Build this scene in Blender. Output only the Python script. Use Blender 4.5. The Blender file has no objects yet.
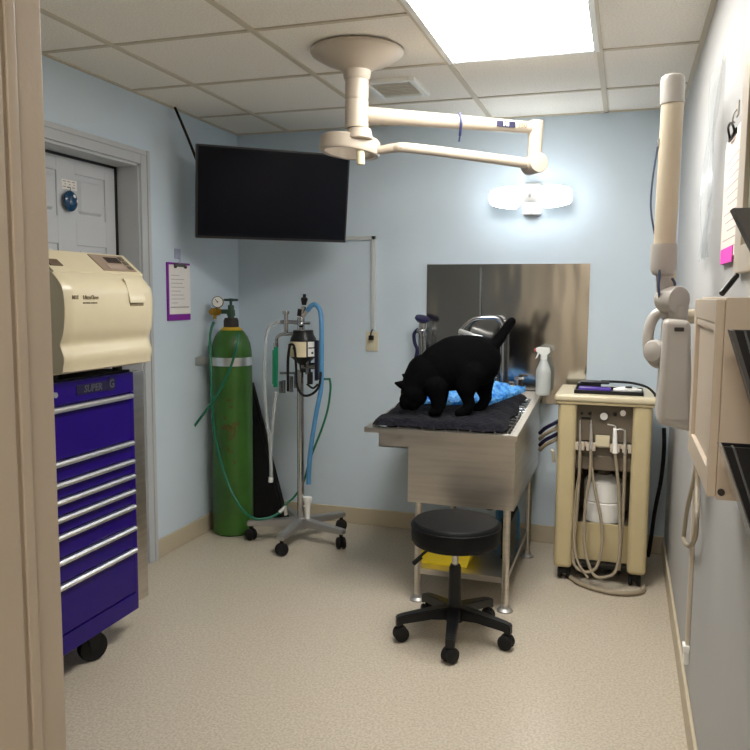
import bpy, bmesh, math, random
from mathutils import Vector, Matrix, Euler
random.seed(7)
S = bpy.context.scene
COL = S.collection
V = Vector
PI = math.pi

# ------------------------------------------------------------------ camera numbers (measured)
F = 778.243
CAM = V((0, 0, 1.4025))
RX = V((0.9522, 0.3053, 0.0069)); UP = V((-0.038, 0.096, 0.9947)); FW = V((-0.303, 0.9474, -0.1031))
XL, XR, YB, ZC = -2.316, 0.249, 4.42, 2.369
YF = 0.75            # room side of the front wall (the photo is taken through its doorway)

def at(x, y, X=None, Y=None, Z=None):
    """world point seen at photo pixel (x, y) on the plane X=, Y= or Z="""
    d = FW + RX * ((x - 375) / F) + UP * ((375 - y) / F)
    if X is not None: t = (X - CAM.x) / d.x
    elif Y is not None: t = (Y - CAM.y) / d.y
    else: t = (Z - CAM.z) / d.z
    return CAM + d * t

# ------------------------------------------------------------------ materials
MATS = {}
def srgb(c):
    return tuple((v / 12.92 if v <= .04045 else ((v + .055) / 1.055) ** 2.4) for v in c)
def rgb(r, g, b): return srgb((r / 255, g / 255, b / 255))

def mat(name, col, rough=.5, metal=0.0, vary=0.0, vscale=8.0, bump=0.0, bscale=200.0, col2=None, emit=0.0,
        trans=0.0, alpha=1.0, coat=0.0, ecol=None, stretch=None, sheen=0.0, detail=3.0, spec=.5):
    if name in MATS: return MATS[name]
    m = bpy.data.materials.new(name); m.use_nodes = True
    nt = m.node_tree; b = nt.nodes['Principled BSDF']
    b.inputs['Base Color'].default_value = (*col, 1)
    b.inputs['Roughness'].default_value = rough
    b.inputs['Metallic'].default_value = metal
    b.inputs['Transmission Weight'].default_value = trans
    b.inputs['Alpha'].default_value = alpha
    b.inputs['Coat Weight'].default_value = coat
    b.inputs['Sheen Weight'].default_value = sheen
    b.inputs['Specular IOR Level'].default_value = spec
    if emit:
        b.inputs['Emission Color'].default_value = (*(ecol or col), 1)
        b.inputs['Emission Strength'].default_value = emit
    tc = nt.nodes.new('ShaderNodeTexCoord')
    src = tc.outputs['Object']
    if stretch:
        mp = nt.nodes.new('ShaderNodeMapping'); mp.inputs['Scale'].default_value = stretch
        nt.links.new(src, mp.inputs['Vector']); src = mp.outputs['Vector']
    if vary or col2:
        n = nt.nodes.new('ShaderNodeTexNoise'); n.inputs['Scale'].default_value = vscale; n.inputs['Detail'].default_value = detail
        nt.links.new(src, n.inputs['Vector'])
        r = nt.nodes.new('ShaderNodeValToRGB')
        c2 = col2 or tuple(max(0, c * (1 - vary)) for c in col)
        r.color_ramp.elements[0].color = (*c2, 1); r.color_ramp.elements[1].color = (*col, 1)
        r.color_ramp.elements[0].position = .36; r.color_ramp.elements[1].position = .62
        nt.links.new(n.outputs['Fac'], r.inputs['Fac']); nt.links.new(r.outputs['Color'], b.inputs['Base Color'])
    if bump:
        n = nt.nodes.new('ShaderNodeTexNoise'); n.inputs['Scale'].default_value = bscale; n.inputs['Detail'].default_value = detail
        nt.links.new(src, n.inputs['Vector'])
        bp = nt.nodes.new('ShaderNodeBump'); bp.inputs['Strength'].default_value = bump; bp.inputs['Distance'].default_value = .01
        nt.links.new(n.outputs['Fac'], bp.inputs['Height']); nt.links.new(bp.outputs['Normal'], b.inputs['Normal'])
    MATS[name] = m
    return m

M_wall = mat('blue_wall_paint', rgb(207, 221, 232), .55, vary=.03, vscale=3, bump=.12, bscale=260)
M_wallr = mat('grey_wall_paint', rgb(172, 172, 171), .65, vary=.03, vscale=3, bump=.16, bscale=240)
M_cab = mat('cream_cabinet_paint', rgb(205, 190, 170), .42, vary=.03, vscale=6)
M_front = mat('reflected_wall_grey', rgb(122, 124, 125), .6, bump=.1, bscale=260)  # grey put on the unseen front wall so the steel sheet reflects dark
M_hall = mat('hall_wall_paint', rgb(205, 194, 176), .6)
M_floor = mat('speckled_vinyl', rgb(198, 188, 171), .38, col2=rgb(174, 163, 145), vscale=115, detail=10, bump=.03, bscale=120)
M_tile = mat('ceiling_tile', rgb(250, 245, 236), .95, col2=rgb(238, 231, 219), vscale=130, detail=6, bump=.5, bscale=260)
M_grid = mat('ceiling_grid_paint', rgb(204, 194, 174), .5)
M_trim = mat('grey_white_trim', rgb(188, 191, 194), .45, vary=.03, vscale=5)
M_door = mat('door_paint', rgb(200, 203, 207), .42, vary=.02, vscale=4)
M_jamb = mat('beige_jamb_paint', rgb(190, 178, 161), .45, vary=.03, vscale=6, bump=.05, bscale=80)
M_base = mat('cream_baseboard', rgb(190, 178, 154), .5)
M_cream = mat('cream_enamel', rgb(204, 193, 163), .35, vary=.02, vscale=10, coat=.15)
M_creamy = mat('warm_white_enamel', rgb(186, 174, 158), .38, vary=.02, vscale=8, coat=.1)
M_cart = mat('yellowed_cream_plastic', rgb(190, 175, 136), .45, vary=.05, vscale=9)
M_xray = mat('light_grey_enamel', rgb(172, 167, 160), .4, vary=.02, vscale=9)
M_xtube = mat('ivory_tube', rgb(190, 178, 156), .42)
M_black = mat('black_plastic', (.007, .007, .008), .4, spec=.35)
M_rubber = mat('black_rubber', (.008, .0075, .0075), .65, spec=.3)
M_vinyl = mat('black_vinyl', (.005, .0055, .0065), .5, bump=.15, bscale=150, spec=.2)
M_screen = mat('dark_screen', (.003, .004, .008), .22, coat=0, spec=.12)
M_bezel = mat('tv_bezel', (.010, .010, .011), .3)
M_steel = mat('brushed_steel', (.66, .62, .56), .34, 1.0, vary=.12, vscale=3, bump=.03, bscale=30, stretch=(1, 1, 20))
M_steelback = mat('rolled_steel_sheet', (.60, .59, .56), .13, 1.0, vary=.10, vscale=2, bump=.5, bscale=4.5, stretch=(1.6, 1, .5), detail=1)
M_chrome = mat('chrome', (.52, .52, .53), .12, 1.0)
M_alu = mat('aluminium', (.90, .90, .91), .36, 1.0)
M_greysteel = mat('cast_grey_metal', (.46, .45, .44), .5, .9)
M_blue = mat('violet_blue_enamel', rgb(30, 2, 108), .34, spec=.3, vary=.04, vscale=5)
M_bluedark = mat('dark_blue_seam', rgb(14, 4, 50), .5)
M_green = mat('green_cylinder_paint', rgb(54, 102, 32), .42, col2=rgb(46, 86, 28), vscale=5, coat=.1)
M_rust = mat('rust_scuff', rgb(82, 72, 30), .8)
M_brass = mat('brass', rgb(190, 150, 60), .35, .9)
M_greenhose = mat('green_hose', rgb(8, 104, 76), .42)
M_bluehose = mat('blue_hose', rgb(84, 146, 194), .4, alpha=.88)
M_clearhose = mat('clear_hose', rgb(214, 218, 218), .3, alpha=.36)
M_greyhose = mat('grey_beige_hose', rgb(150, 138, 118), .5)
M_white = mat('white_plastic', rgb(238, 238, 234), .4)
M_paper = mat('white_paper', rgb(240, 236, 232), .8, vary=.03, vscale=20)
M_pinkpaper = mat('pinkish_paper', rgb(240, 222, 212), .8)
M_print = mat('faint_print', rgb(175, 168, 172), .8)
M_purple = mat('purple_board', rgb(134, 22, 158), .4)
M_pink = mat('pink_sticky', rgb(235, 70, 190), .7)
M_outlet = mat('ivory_plastic', rgb(214, 206, 180), .45)
M_mat = mat('charcoal_fleece', rgb(27, 27, 35), .95, col2=rgb(15, 15, 21), vscale=60, bump=1.0, bscale=90, sheen=.03, spec=.15)
M_bluepad = mat('bright_blue_plastic', rgb(110, 190, 255), .25, col2=rgb(30, 125, 225), vscale=38, bump=.8, bscale=40)
M_yellow = mat('yellow_plastic', rgb(248, 222, 24), .4)
M_teal = mat('teal_blue_plastic', rgb(16, 104, 150), .35)
M_navy = mat('navy_ink', rgb(24, 24, 60), .5)
M_dk = mat('dark_panel_grey', rgb(102, 92, 78), .5)
M_dkbrown = mat('dark_recess', rgb(46, 40, 36), .7)
M_fur = mat('black_fur', (.0018, .0018, .0021), .9, bump=.3, bscale=160, spec=.06)
M_eye = mat('cat_eye', rgb(44, 46, 22), .15, spec=.2)
M_ink = mat('grey_ink', rgb(120, 106, 80), .6)
M_ball = mat('blue_glaze', rgb(6, 58, 96), .12, coat=.5)
M_shade = mat('lit_shade_glass', rgb(255, 255, 255), .4, emit=6, ecol=(.90, .96, 1.0))
M_panel = mat('lit_diffuser', rgb(255, 255, 255), .5, emit=10, ecol=(1.0, .975, .93))
M_hallp = mat('lit_hall_diffuser', rgb(255, 255, 255), .5, emit=11.5, ecol=(1.0, .94, .87))
M_film = mat('clear_plastic_film', rgb(176, 180, 182), .2, alpha=.22, bump=.4, bscale=9)
M_dgrey = mat('dark_grey_plastic', rgb(78, 76, 74), .4)
M_mattblack = mat('matt_black', (.006, .006, .007), .9)
M_board = mat('greenish_board', rgb(120, 124, 104), .7)
M_label = mat('cream_label', rgb(226, 214, 180), .5)
M_bottle = mat('milky_plastic', rgb(205, 210, 208), .35, alpha=.92)
M_violet = mat('violet_plastic', rgb(70, 40, 150), .35)

# ------------------------------------------------------------------ mesh builder
class MB:
    def __init__(s): s.bm = bmesh.new()
    def _add(s, b, M=None):
        if M is not None: bmesh.ops.transform(b, matrix=M, verts=b.verts)
        me = bpy.data.meshes.new('tmp'); b.to_mesh(me); b.free()
        s.bm.from_mesh(me); bpy.data.meshes.remove(me); return s
    def box(s, lo, hi, bev=0.0, M=None, seg=2):
        b = bmesh.new(); bmesh.ops.create_cube(b, size=1)
        lo, hi = V(lo), V(hi); c = (lo + hi) / 2; d = hi - lo
        for v in b.verts: v.co = V((v.co.x * d.x, v.co.y * d.y, v.co.z * d.z)) + c
        if bev: bmesh.ops.bevel(b, geom=b.edges[:], offset=min(bev, min(abs(x) for x in d) * .49), segments=seg, affect='EDGES', profile=.5)
        return s._add(b, M)
    def cyl(s, p0, p1, r0, r1=None, n=24, bev=0.0):
        p0, p1 = V(p0), V(p1); r1 = r0 if r1 is None else r1
        L = (p1 - p0).length
        prof = [(0, 0), (r0, 0), (r1, L), (0, L)]
        if bev: prof = [(0, 0), (r0 - bev, 0), (r0 - bev * .3, bev * .3), (r0, bev), (r1, L - bev), (r1 - bev * .3, L - bev * .3), (r1 - bev, L), (0, L)]
        return s.lathe(prof, p0, (p1 - p0), n)
    def lathe(s, prof, o=(0, 0, 0), axis=(0, 0, 1), n=32):
        b = bmesh.new(); rings = []
        for r, z in prof:
            if r <= 1e-6: rings.append([b.verts.new((0, 0, z))])
            else: rings.append([b.verts.new((r * math.cos(2 * PI * i / n), r * math.sin(2 * PI * i / n), z)) for i in range(n)])
        for a, c in zip(rings, rings[1:]):
            if len(a) == 1 and len(c) == 1: continue
            for i in range(n):
                j = (i + 1) % n
                if len(a) == 1: b.faces.new((a[0], c[j], c[i]))
                elif len(c) == 1: b.faces.new((a[i], a[j], c[0]))
                else: b.faces.new((a[i], a[j], c[j], c[i]))
        bmesh.ops.recalc_face_normals(b, faces=b.faces)
        q = V((0, 0, 1)).rotation_difference(V(axis).normalized())
        return s._add(b, Matrix.Translation(V(o)) @ q.to_matrix().to_4x4())
    def tube(s, pts, r, n=10, sub=6, smooth=True, closed=False, flat=None):
        P = [V(p) for p in pts]
        if smooth and len(P) > 2:
            out = []; m = len(P)
            rng = range(m if closed else m - 1)
            for i in rng:
                if closed: p0, p1, p2, p3 = P[i - 1], P[i], P[(i + 1) % m], P[(i + 2) % m]
                else: p0, p1, p2, p3 = P[max(i - 1, 0)], P[i], P[i + 1], P[min(i + 2, m - 1)]
                for k in range(sub):
                    t = k / sub
                    out.append(.5 * ((2 * p1) + (p2 - p0) * t + (2 * p0 - 5 * p1 + 4 * p2 - p3) * t * t + (3 * p1 - p0 - 3 * p2 + p3) * t ** 3))
            if not closed: out.append(P[-1])
            P = out
        m = len(P); R = r if callable(r) else (lambda t: r)
        b = bmesh.new(); rings = []; nrm = None
        for i, p in enumerate(P):
            if closed: t = (P[(i + 1) % m] - P[i - 1]).normalized()
            else: t = (P[min(i + 1, m - 1)] - P[max(i - 1, 0)]).normalized()
            if nrm is None:
                a = V((0, 0, 1)) if abs(t.z) < .9 else V((1, 0, 0))
                nrm = (a - t * a.dot(t)).normalized()
            else:
                nrm = nrm - t * nrm.dot(t)
                nrm = nrm.normalized() if nrm.length > 1e-6 else t.orthogonal().normalized()
            bi = t.cross(nrm); rr = R(i / max(1, m - 1))
            fy = 1 if flat is None else flat
            rings.append([b.verts.new(p + (nrm * math.cos(2 * PI * k / n) * fy + bi * math.sin(2 * PI * k / n)) * rr) for k in range(n)])
        prs = list(zip(rings, rings[1:])) + ([(rings[-1], rings[0])] if closed else [])
        for a, c in prs:
            for k in range(n):
                j = (k + 1) % n; b.faces.new((a[k], a[j], c[j], c[k]))
        if not closed:
            b.faces.new(rings[0][::-1]); b.faces.new(rings[-1])
        bmesh.ops.recalc_face_normals(b, faces=b.faces)
        return s._add(b)
    def prism(s, poly, axis, a0, a1, bev=0.0):
        """poly: 2-D outline; axis 'X': (y,z), 'Y': (x,z), 'Z': (x,y)"""
        b = bmesh.new()
        def mk(p, a):
            return {'X': V((a, p[0], p[1])), 'Y': V((p[0], a, p[1])), 'Z': V((p[0], p[1], a))}[axis]
        A = [b.verts.new(mk(p, a0)) for p in poly]; B = [b.verts.new(mk(p, a1)) for p in poly]
        f0 = b.faces.new(A); f1 = b.faces.new(B[::-1]); n = len(poly)
        for i in range(n): b.faces.new((A[i], B[i], B[(i + 1) % n], A[(i + 1) % n]))
        bmesh.ops.recalc_face_normals(b, faces=b.faces)
        if bev: bmesh.ops.bevel(b, geom=list({e for f in (f0, f1) for e in f.edges}), offset=bev, segments=2, affect='EDGES', profile=.5)
        return s._add(b)
    def sphere(s, c, r, sc=(1, 1, 1), n=20):
        b = bmesh.new(); bmesh.ops.create_uvsphere(b, u_segments=n, v_segments=max(8, n // 2), radius=r)
        return s._add(b, Matrix.Translation(V(c)) @ Matrix.Diagonal((*sc, 1)))
    def mesh(s, verts, faces):
        b = bmesh.new(); vs = [b.verts.new(v) for v in verts]
        for f in faces: b.faces.new([vs[i] for i in f])
        bmesh.ops.recalc_face_normals(b, faces=b.faces)
        return s._add(b)
    def text(s, txt, size, M, extr=.0006, bold=False, shear=0.0):
        cu = bpy.data.curves.new('tmptext', 'FONT'); cu.body = txt; cu.size = size; cu.extrude = extr
        cu.align_x = 'CENTER'; cu.align_y = 'CENTER'; cu.resolution_u = 2; cu.shear = shear
        if bold: cu.offset = size * .02
        o = bpy.data.objects.new('tmptext', cu); COL.objects.link(o)
        dg = bpy.context.evaluated_depsgraph_get(); dg.update()
        me = bpy.data.meshes.new_from_object(o.evaluated_get(dg))
        bpy.data.objects.remove(o); bpy.data.curves.remove(cu)
        me.transform(M); s.bm.from_mesh(me); bpy.data.meshes.remove(me); return s
    def build(s, name, m, parent=None, smooth=True, angle=35):
        me = bpy.data.meshes.new(name); s.bm.to_mesh(me); s.bm.free()
        o = bpy.data.objects.new(name, me); COL.objects.link(o)
        me.materials.append(m)
        if parent is not None:
            W = wmat(parent); me.transform(W.inverted()); o.parent = parent
        else:
            xs = [v.co for v in me.vertices]
            c = V(((min(v.x for v in xs) + max(v.x for v in xs)) / 2, (min(v.y for v in xs) + max(v.y for v in xs)) / 2, min(v.z for v in xs)))
            me.transform(Matrix.Translation(-c)); o.location = c
        if smooth:
            me.polygons.foreach_set('use_smooth', [True] * len(me.polygons))
            me.set_sharp_from_angle(angle=math.radians(angle))
        wn = o.modifiers.new('weighted', 'WEIGHTED_NORMAL'); wn.keep_sharp = True; wn.weight = 50
        return o

def wmat(o):
    M = Matrix.Translation(o.location) @ o.rotation_euler.to_matrix().to_4x4()
    return wmat(o.parent) @ M if o.parent else M

def tag(o, label, cat, group=None, kind=None):
    o['label'] = label; o['category'] = cat
    if group: o['group'] = group
    if kind: o['kind'] = kind
    return o
def thing(name, label, cat, loc, group=None):
    o = bpy.data.objects.new(name, None); COL.objects.link(o); o.location = V(loc); o.empty_display_size = .05
    return tag(o, label, cat, group)
def struct(name, mb, m, smooth=False):
    o = mb.build(name, m, None, smooth); o['kind'] = 'structure'; return o
def lab(o, l): o['label'] = l; return o
def frame_mat(o, xdir, ydir):
    x = V(xdir).normalized(); y = V(ydir); y = (y - x * y.dot(x)).normalized(); z = x.cross(y)
    return Matrix(((x.x, y.x, z.x, o[0]), (x.y, y.y, z.y, o[1]), (x.z, y.z, z.z, o[2]), (0, 0, 0, 1)))
def circ(c, r, n=24, a0=0.0, a1=2 * PI):
    return [(c[0] + r * math.cos(a0 + (a1 - a0) * i / n), c[1] + r * math.sin(a0 + (a1 - a0) * i / n)) for i in range(n)]

# ================================================================== THE ROOM
HX0, HX1, HY = -1.9, 1.5, -1.35        # the hallway the photo is taken from
struct('floor', MB().box((XL - .2, HY - .1, -.06), (HX1 + .1, YB + .1, 0)), M_floor)
cb_ = MB(); cb_.box((XL - .15, YF - .12, ZC + .022), (XR + .12, YB + .1, ZC + .06))
for i_ in range(-1, 5):
    for k_ in range(-5, 4):
        x0_, x1_ = max(XL, -1.966 + (i_ - 1) * .61 + .008), min(XR, -1.966 + i_ * .61 - .008); y0_, y1_ = max(YF, 2.718 + k_ * .61 + .008), min(YB, 2.718 + (k_ + 1) * .61 - .008)
        if x1_ - x0_ > .02 and y1_ - y0_ > .02 and not (-.746 < x1_ < -.13 and 2.10 < (y0_ + y1_) / 2 < 3.33): cb_.box((x0_, y0_, ZC + .006), (x1_, y1_, ZC + .024), .003)
struct('ceiling', cb_, M_tile)
DY0, DY1, DZ = 2.56, 3.385, 2.035      # doorway in the left wall
wl = MB()
wl.box((XL - .18, YF - .12, 0), (XL, DY0, ZC + .05)); wl.box((XL - .18, DY0, DZ), (XL, DY1, ZC + .05)); wl.box((XL - .18, DY1, 0), (XL, YB + .1, ZC + .05))
struct('wall_left', wl, M_wall)
struct('wall_back', MB().box((XL, YB, 0), (XR, YB + .1, ZC + .05)), M_wall)
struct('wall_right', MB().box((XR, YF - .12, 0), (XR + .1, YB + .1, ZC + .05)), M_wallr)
OX0, OX1, OZ = -.66, .215, 2.06        # doorway in the front wall
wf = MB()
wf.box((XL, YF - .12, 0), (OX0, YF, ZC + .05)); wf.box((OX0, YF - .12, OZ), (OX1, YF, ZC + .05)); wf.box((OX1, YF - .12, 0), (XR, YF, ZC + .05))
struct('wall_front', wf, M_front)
struct('reflected_panel', MB().box((-1.03, YF, 0), (OX0 - .02, YF + .03, 2.1), .004), M_jamb, True)  # unseen beige panel added for its warm reflection in the steel sheet
# hallway shell
struct('wall_hall', MB().box((XL - .2, HY - .1, 0), (HX1, HY, ZC)), M_hall)
struct('wall_hall_right', MB().box((HX1, HY - .1, 0), (HX1 + .1, YF - .12, ZC)), M_hall)
struct('wall_hall_left', MB().box((XL - .3, HY, 0), (XL - .2, YF - .12, ZC)), M_hall)
struct('ceiling_hall', MB().box((XL - .3, HY - .1, ZC), (HX1 + .1, YF - .12, ZC + .05)), M_tile)

# ceiling grid
D1, C1, TS = -1.966, 2.718, .61
gb = MB()
tw = .012
for i in range(-1, 5):
    X = D1 + i * TS
    if XL + .02 < X < XR - .02: gb.box((X - tw, YF, ZC), (X + tw, YB, ZC + .008))
for k in range(-4, 4):
    Y = C1 + k * TS
    if YF + .02 < Y < YB - .02: gb.box((XL, Y - tw * .8, ZC + .001), (XR, Y + tw * .8, ZC + .008))
gb.box((XL, YF, ZC), (XL + .018, YB, ZC + .007)); gb.box((XR - .018, YF, ZC), (XR, YB, ZC + .007)); gb.box((XL, YB - .018, ZC), (XR, YB, ZC + .007))
struct('trim_1', gb, M_grid)

# baseboards
bh, bt = .10, .012
struct('baseboard_back', MB().box((XL, YB - bt, 0), (XR, YB, bh), .004), M_base)
bl = MB(); bl.box((XL, 3.455, 0), (XL + bt, YB - bt, bh), .004); bl.box((XL, YF, 0), (XL + bt, DY0 - .07, bh), .004)
struct('baseboard_left', bl, M_base)
struct('baseboard_right', MB().box((XR - bt, YF, 0), (XR, YB - bt, bh), .004), M_base)

# left door: casing, jamb lining, six-panel leaf
def casing(name, segs, m):
    b = MB()
    for lo, hi in segs:
        b.box(lo, hi, .004)
    struct(name, b, m, True)
cw = .072
b = MB()
for (y0, y1) in ((DY1, DY1 + cw), (DY0 - cw, DY0)):
    b.box((XL, y0, 0), (XL + .014, y1, DZ + cw), .004)
    b.box((XL + .013, y0 + (.045 if y0 > 3 else .004), 0), (XL + .021, y1 - (.004 if y0 > 3 else .045), DZ + cw), .003)
b.box((XL, DY0, DZ), (XL + .014, DY1, DZ + cw), .004); b.box((XL + .013, DY0 - .04, DZ + .045), (XL + .021, DY1 + .04, DZ + cw - .004), .003)
struct('trim_2', b, M_trim, True)
b = MB()
b.box((XL - .165, DY1 - .012, 0), (XL + .001, DY1, DZ)); b.box((XL - .165, DY0, 0), (XL + .001, DY0 + .012, DZ)); b.box((XL - .165, DY0, DZ - .012), (XL + .001, DY1, DZ))
struct('trim_3', b, M_trim)
DX = XL - .125
d = MB()
d.box((DX - .035, DY0 + .012, .008), (DX - .008, DY1 - .018, DZ - .016))
yc = (DY0 + DY1) / 2
cols_ = ((DY0 + .012 + .105, yc - .03), (yc + .095, DY1 - .018 - .082)); rows_ = ((.24, .80), (.97, 1.62), (1.745, 1.945))
# stiles and rails stand proud of recessed fields
ys = [DY0 + .012, cols_[0][0], cols_[0][1], cols_[1][0], cols_[1][1], DY1 - .018]
for a, c in ((0, 1), (2, 3), (4, 5)): d.box((DX - .01, ys[a], .008), (DX, ys[c], DZ - .016), .003)
zs = [.008, .24, .80, .97, 1.62, 1.745, 1.945, DZ - .016]
for a in (0, 2, 4, 6):
    for (y0, y1) in cols_: d.box((DX - .01, y0 - .001, zs[a]), (DX - .0002, y1 + .001, zs[a + 1]), .003)
for (y0, y1) in cols_:
    for (z0, z1) in rows_: d.box((DX - .03, y0 + .020, z0 + .020), (DX + .004, y1 - .020, z1 - .020), .014, None, 1)
door = struct('door_1', d, M_door, True)
sl = MB(); sl.box((DX - .03, DY1 - .026, .008), (DX + .006, DY1 - .012, DZ - .012)); sl.box((DX - .03, DY0 + .012, DZ - .024), (DX + .006, DY1 - .012, DZ - .012)); sl.build('door_gap_shade', M_black, door)  # black strips stand in for the shade in the gap round the leaf
hd = MB(); hd.cyl((DX - .002, DY0 + .08, .95), (DX + .012, DY0 + .08, .95), .028); hd.cyl((DX + .012, DY0 + .08, .95), (DX + .04, DY0 + .08, .95), .011); hd.sphere((DX + .052, DY0 + .08, .95), .027)
hd.build('door_knob', M_chrome, door)

# front doorway (foreground): jambs, stops, header
JX = -.635
b = MB()
b.box((OX0 - .001, YF - .13, 0), (JX, YF, OZ), .003)
b.box((JX - .002, YF - .058, 0), (JX + .0035, YF - .043, OZ), .0025)
b.box((JX - .002, YF - .13, 0), (JX + .006, YF - .068, OZ), .003)
struct('trim_4', b, M_jamb, True)
b = MB(); b.box((OX1 - .025, YF - .13, 0), (OX1 + .001, YF, OZ), .003); struct('trim_5', b, M_jamb, True)
b = MB(); b.box((JX, YF - .13, OZ - .025), (OX1 - .025, YF, OZ), .003); struct('trim_6', b, M_jamb, True)
b = MB()   # hallway-side casing and room-side casing
for y0, y1 in ((YF - .134, YF - .12),):
    b.box((OX0 - .07, y0, 0), (OX0 + .01, y1, OZ + .07), .003); b.box((OX0 + .01, y0, OZ), (OX1 - .01, y1, OZ + .07), .003)
struct('trim_7', b, M_jamb, True)
p = at(12, 106, X=JX); h_ = MB(); h_.lathe([(0, 0), (.0012, 0), (.0032, .0006), (.0034, .0012), (0, .0012)], (JX, p.y, p.z), (1, 0, 0), 16)
tag(h_.build('screw_head', mat('dark_screw', (.05, .04, .03), .6, .5)), 'small dark screw head near the top of the beige doorway jamb', 'screw')

# ================================================================== CEILING THINGS
# lit panel
LX0, LX1, LY0, LY1 = D1 + 2 * TS, D1 + 3 * TS, C1 - TS, C1 + TS
t = thing('ceiling_light', 'large white lit rectangular light panel in the tiled ceiling', 'light', ((LX0 + LX1) / 2, (LY0 + LY1) / 2, ZC - .002))
b = MB(); fw = .022
b.box((LX0, LY0, ZC - .002), (LX0 + fw, LY1, ZC + .006), .001); b.box((LX1 - fw, LY0, ZC - .002), (LX1, LY1, ZC + .006), .001)
b.box((LX0 + fw, LY0, ZC - .002), (LX1 - fw, LY0 + fw, ZC + .006), .001); b.box((LX0 + fw, LY1 - fw, ZC - .002), (LX1 - fw, LY1, ZC + .006), .001)
b.build('frame', M_white, t)
MB().box((LX0 + fw, LY0 + fw, ZC + .001), (LX1 - fw, LY1 - fw, ZC + .004)).build('diffuser', M_panel, t)
# hallway panel (behind the camera)
t = thing('ceiling_light', 'lit light panel in the hallway ceiling outside the doorway', 'light', (-.2, -.55, ZC - .012)); t['kind'] = 'structure'
MB().box((-.55, -.86, ZC - .010), (.15, -.25, ZC - .001)).build('diffuser', M_hallp, t)
b = MB()
for lo, hi in (((-.58, -.89, ZC - .012), (-.55, -.22, ZC)), ((.15, -.89, ZC - .012), (.18, -.22, ZC)), ((-.55, -.89, ZC - .012), (.15, -.86, ZC)), ((-.55, -.25, ZC - .012), (.15, -.22, ZC))): b.box(lo, hi, .001)
b.build('frame', M_white, t)
# vent
vx0, vx1, vy0, vy1 = -1.19, -.94, 3.48, 3.78
t = thing('air_vent', 'small white louvred air vent set in a ceiling tile', 'vent', ((vx0 + vx1) / 2, (vy0 + vy1) / 2, ZC - .012))
b = MB()
for lo, hi in (((vx0, vy0, ZC - .012), (vx0 + .03, vy1, ZC + .007)), ((vx1 - .03, vy0, ZC - .012), (vx1, vy1, ZC + .007)), ((vx0 + .03, vy0, ZC - .012), (vx1 - .03, vy0 + .03, ZC + .007)), ((vx0 + .03, vy1 - .03, ZC - .012), (vx1 - .03, vy1, ZC + .007))): b.box(lo, hi, .004)
b.build('frame', M_white, t, False)
b = MB()
for k in range(9):
    y = vy0 + .04 + k * .0275
    b.box((vx0 + .03, y - .010, ZC - .004), (vx1 - .03, y + .010, ZC - .002), 0, Matrix.Translation((0, y, ZC - .003)) @ Matrix.Rotation(math.radians(28), 4, 'X') @ Matrix.Translation((0, -y, -ZC + .003)))
b.build('louvres', M_white, t, False); MB().box((vx0 + .02, vy0 + .02, ZC - .001), (vx1 - .02, vy1 - .02, ZC + .004)).build('backing', M_tile, t)

# surgical light
sx, sy = -1.06, 3.05
t = thing('surgical_light', 'cream jointed examination light on a round canopy hung from the ceiling', 'surgical light', (sx, sy, ZC))
MB().lathe([(0, 0), (.186, 0), (.188, -.006), (.182, -.016), (.13, -.045), (.075, -.066), (.056, -.078), (.054, -.10), (.050, -.112), (0, -.112)], (sx, sy, ZC), (0, 0, 1), 48).build('canopy', M_creamy, t)
b = MB(); b.cyl((sx, sy, ZC - .105), (sx, sy, 2.182), .047, n=32); b.cyl((sx, sy, 2.182), (sx, sy, 2.178), .0455, n=32); b.build('pole', M_creamy, t)
b = MB(); b.cyl((sx, sy, 2.178), (sx, sy, 2.068), .047, n=32, bev=.004); b.build('swivel_collar', M_creamy, t)
ex = at(536, 128, Z=2.125); ex_low = at(534, 164, Y=ex.y)
a0 = V((sx, sy, 2.125)); adir = (ex - a0).normalized()
b = MB(); b.cyl(a0 + adir * .03, ex, .033, .025, 24); b.build('upper_arm', M_creamy, t)
b = MB(); b.cyl(ex + V((0, 0, .030)), ex_low, .034, .030, 24, bev=.004); e_ = b.build('elbow_post', M_creamy, t)
side = adir.cross(V((0, 0, 1))).normalized()
b = MB(); b.cyl(ex_low - side * -.05, ex_low + side * -.05, .043, n=32, bev=.006)
b.build('elbow_joint', M_creamy, t)
rc = at(350, 146, Y=3.12)
l0 = at(381, 150, Y=3.12); l1 = at(410, 148, Y=3.13)
pts = [rc + (l0 - rc) * .88, l0, at(394, 148, Y=3.12), l1, at(470, 155.5, Y=3.13 + (ex_low.y - 3.13) * .48), ex_low - adir * .02]
MB().tube(pts, lambda q: .016 + .007 * q, 16, 8).build('lower_arm', M_creamy, t)
# ring-shaped lamp head with a dark lens, tilted a little
Rm = Matrix.Translation(rc) @ Euler((math.radians(-4), math.radians(5), 0)).to_matrix().to_4x4()
b = MB(); b.lathe([(.104, -.030), (.122, -.032), (.127, -.022), (.125, .022), (.118, .030), (.104, .030)], n=48); b.lathe([(.104, .030), (.104, -.030)], n=48)
bmesh.ops.transform(b.bm, matrix=Rm, verts=b.bm.verts); b.build('lamp_ring', M_creamy, t)
hub = V((sx + .012, sy, 2.066))
b = MB(); b.cyl(hub, hub - V((0, 0, .042)), .047, .054, 32, bev=.005); b.build('hub', M_creamy, t)
b = MB(); b.tube([hub - V((0, 0, .025)), Rm @ V((.06, -.095, .0))], .016, 10); b.tube([hub - V((0, 0, .025)), Rm @ V((-.06, -.095, .0))], .016, 10); b.build('ring_bracket', M_creamy, t)
b = MB(); b.cyl(hub - V((0, 0, .040)), hub + V((.006, 0, -.142)), .018, .017, 20, bev=.004); b.build('handle', mat('ivory_grip', rgb(212, 203, 172), .4), t)
cp = at(463, 123, Y=a0.y + (ex.y - a0.y) * .56)
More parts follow.
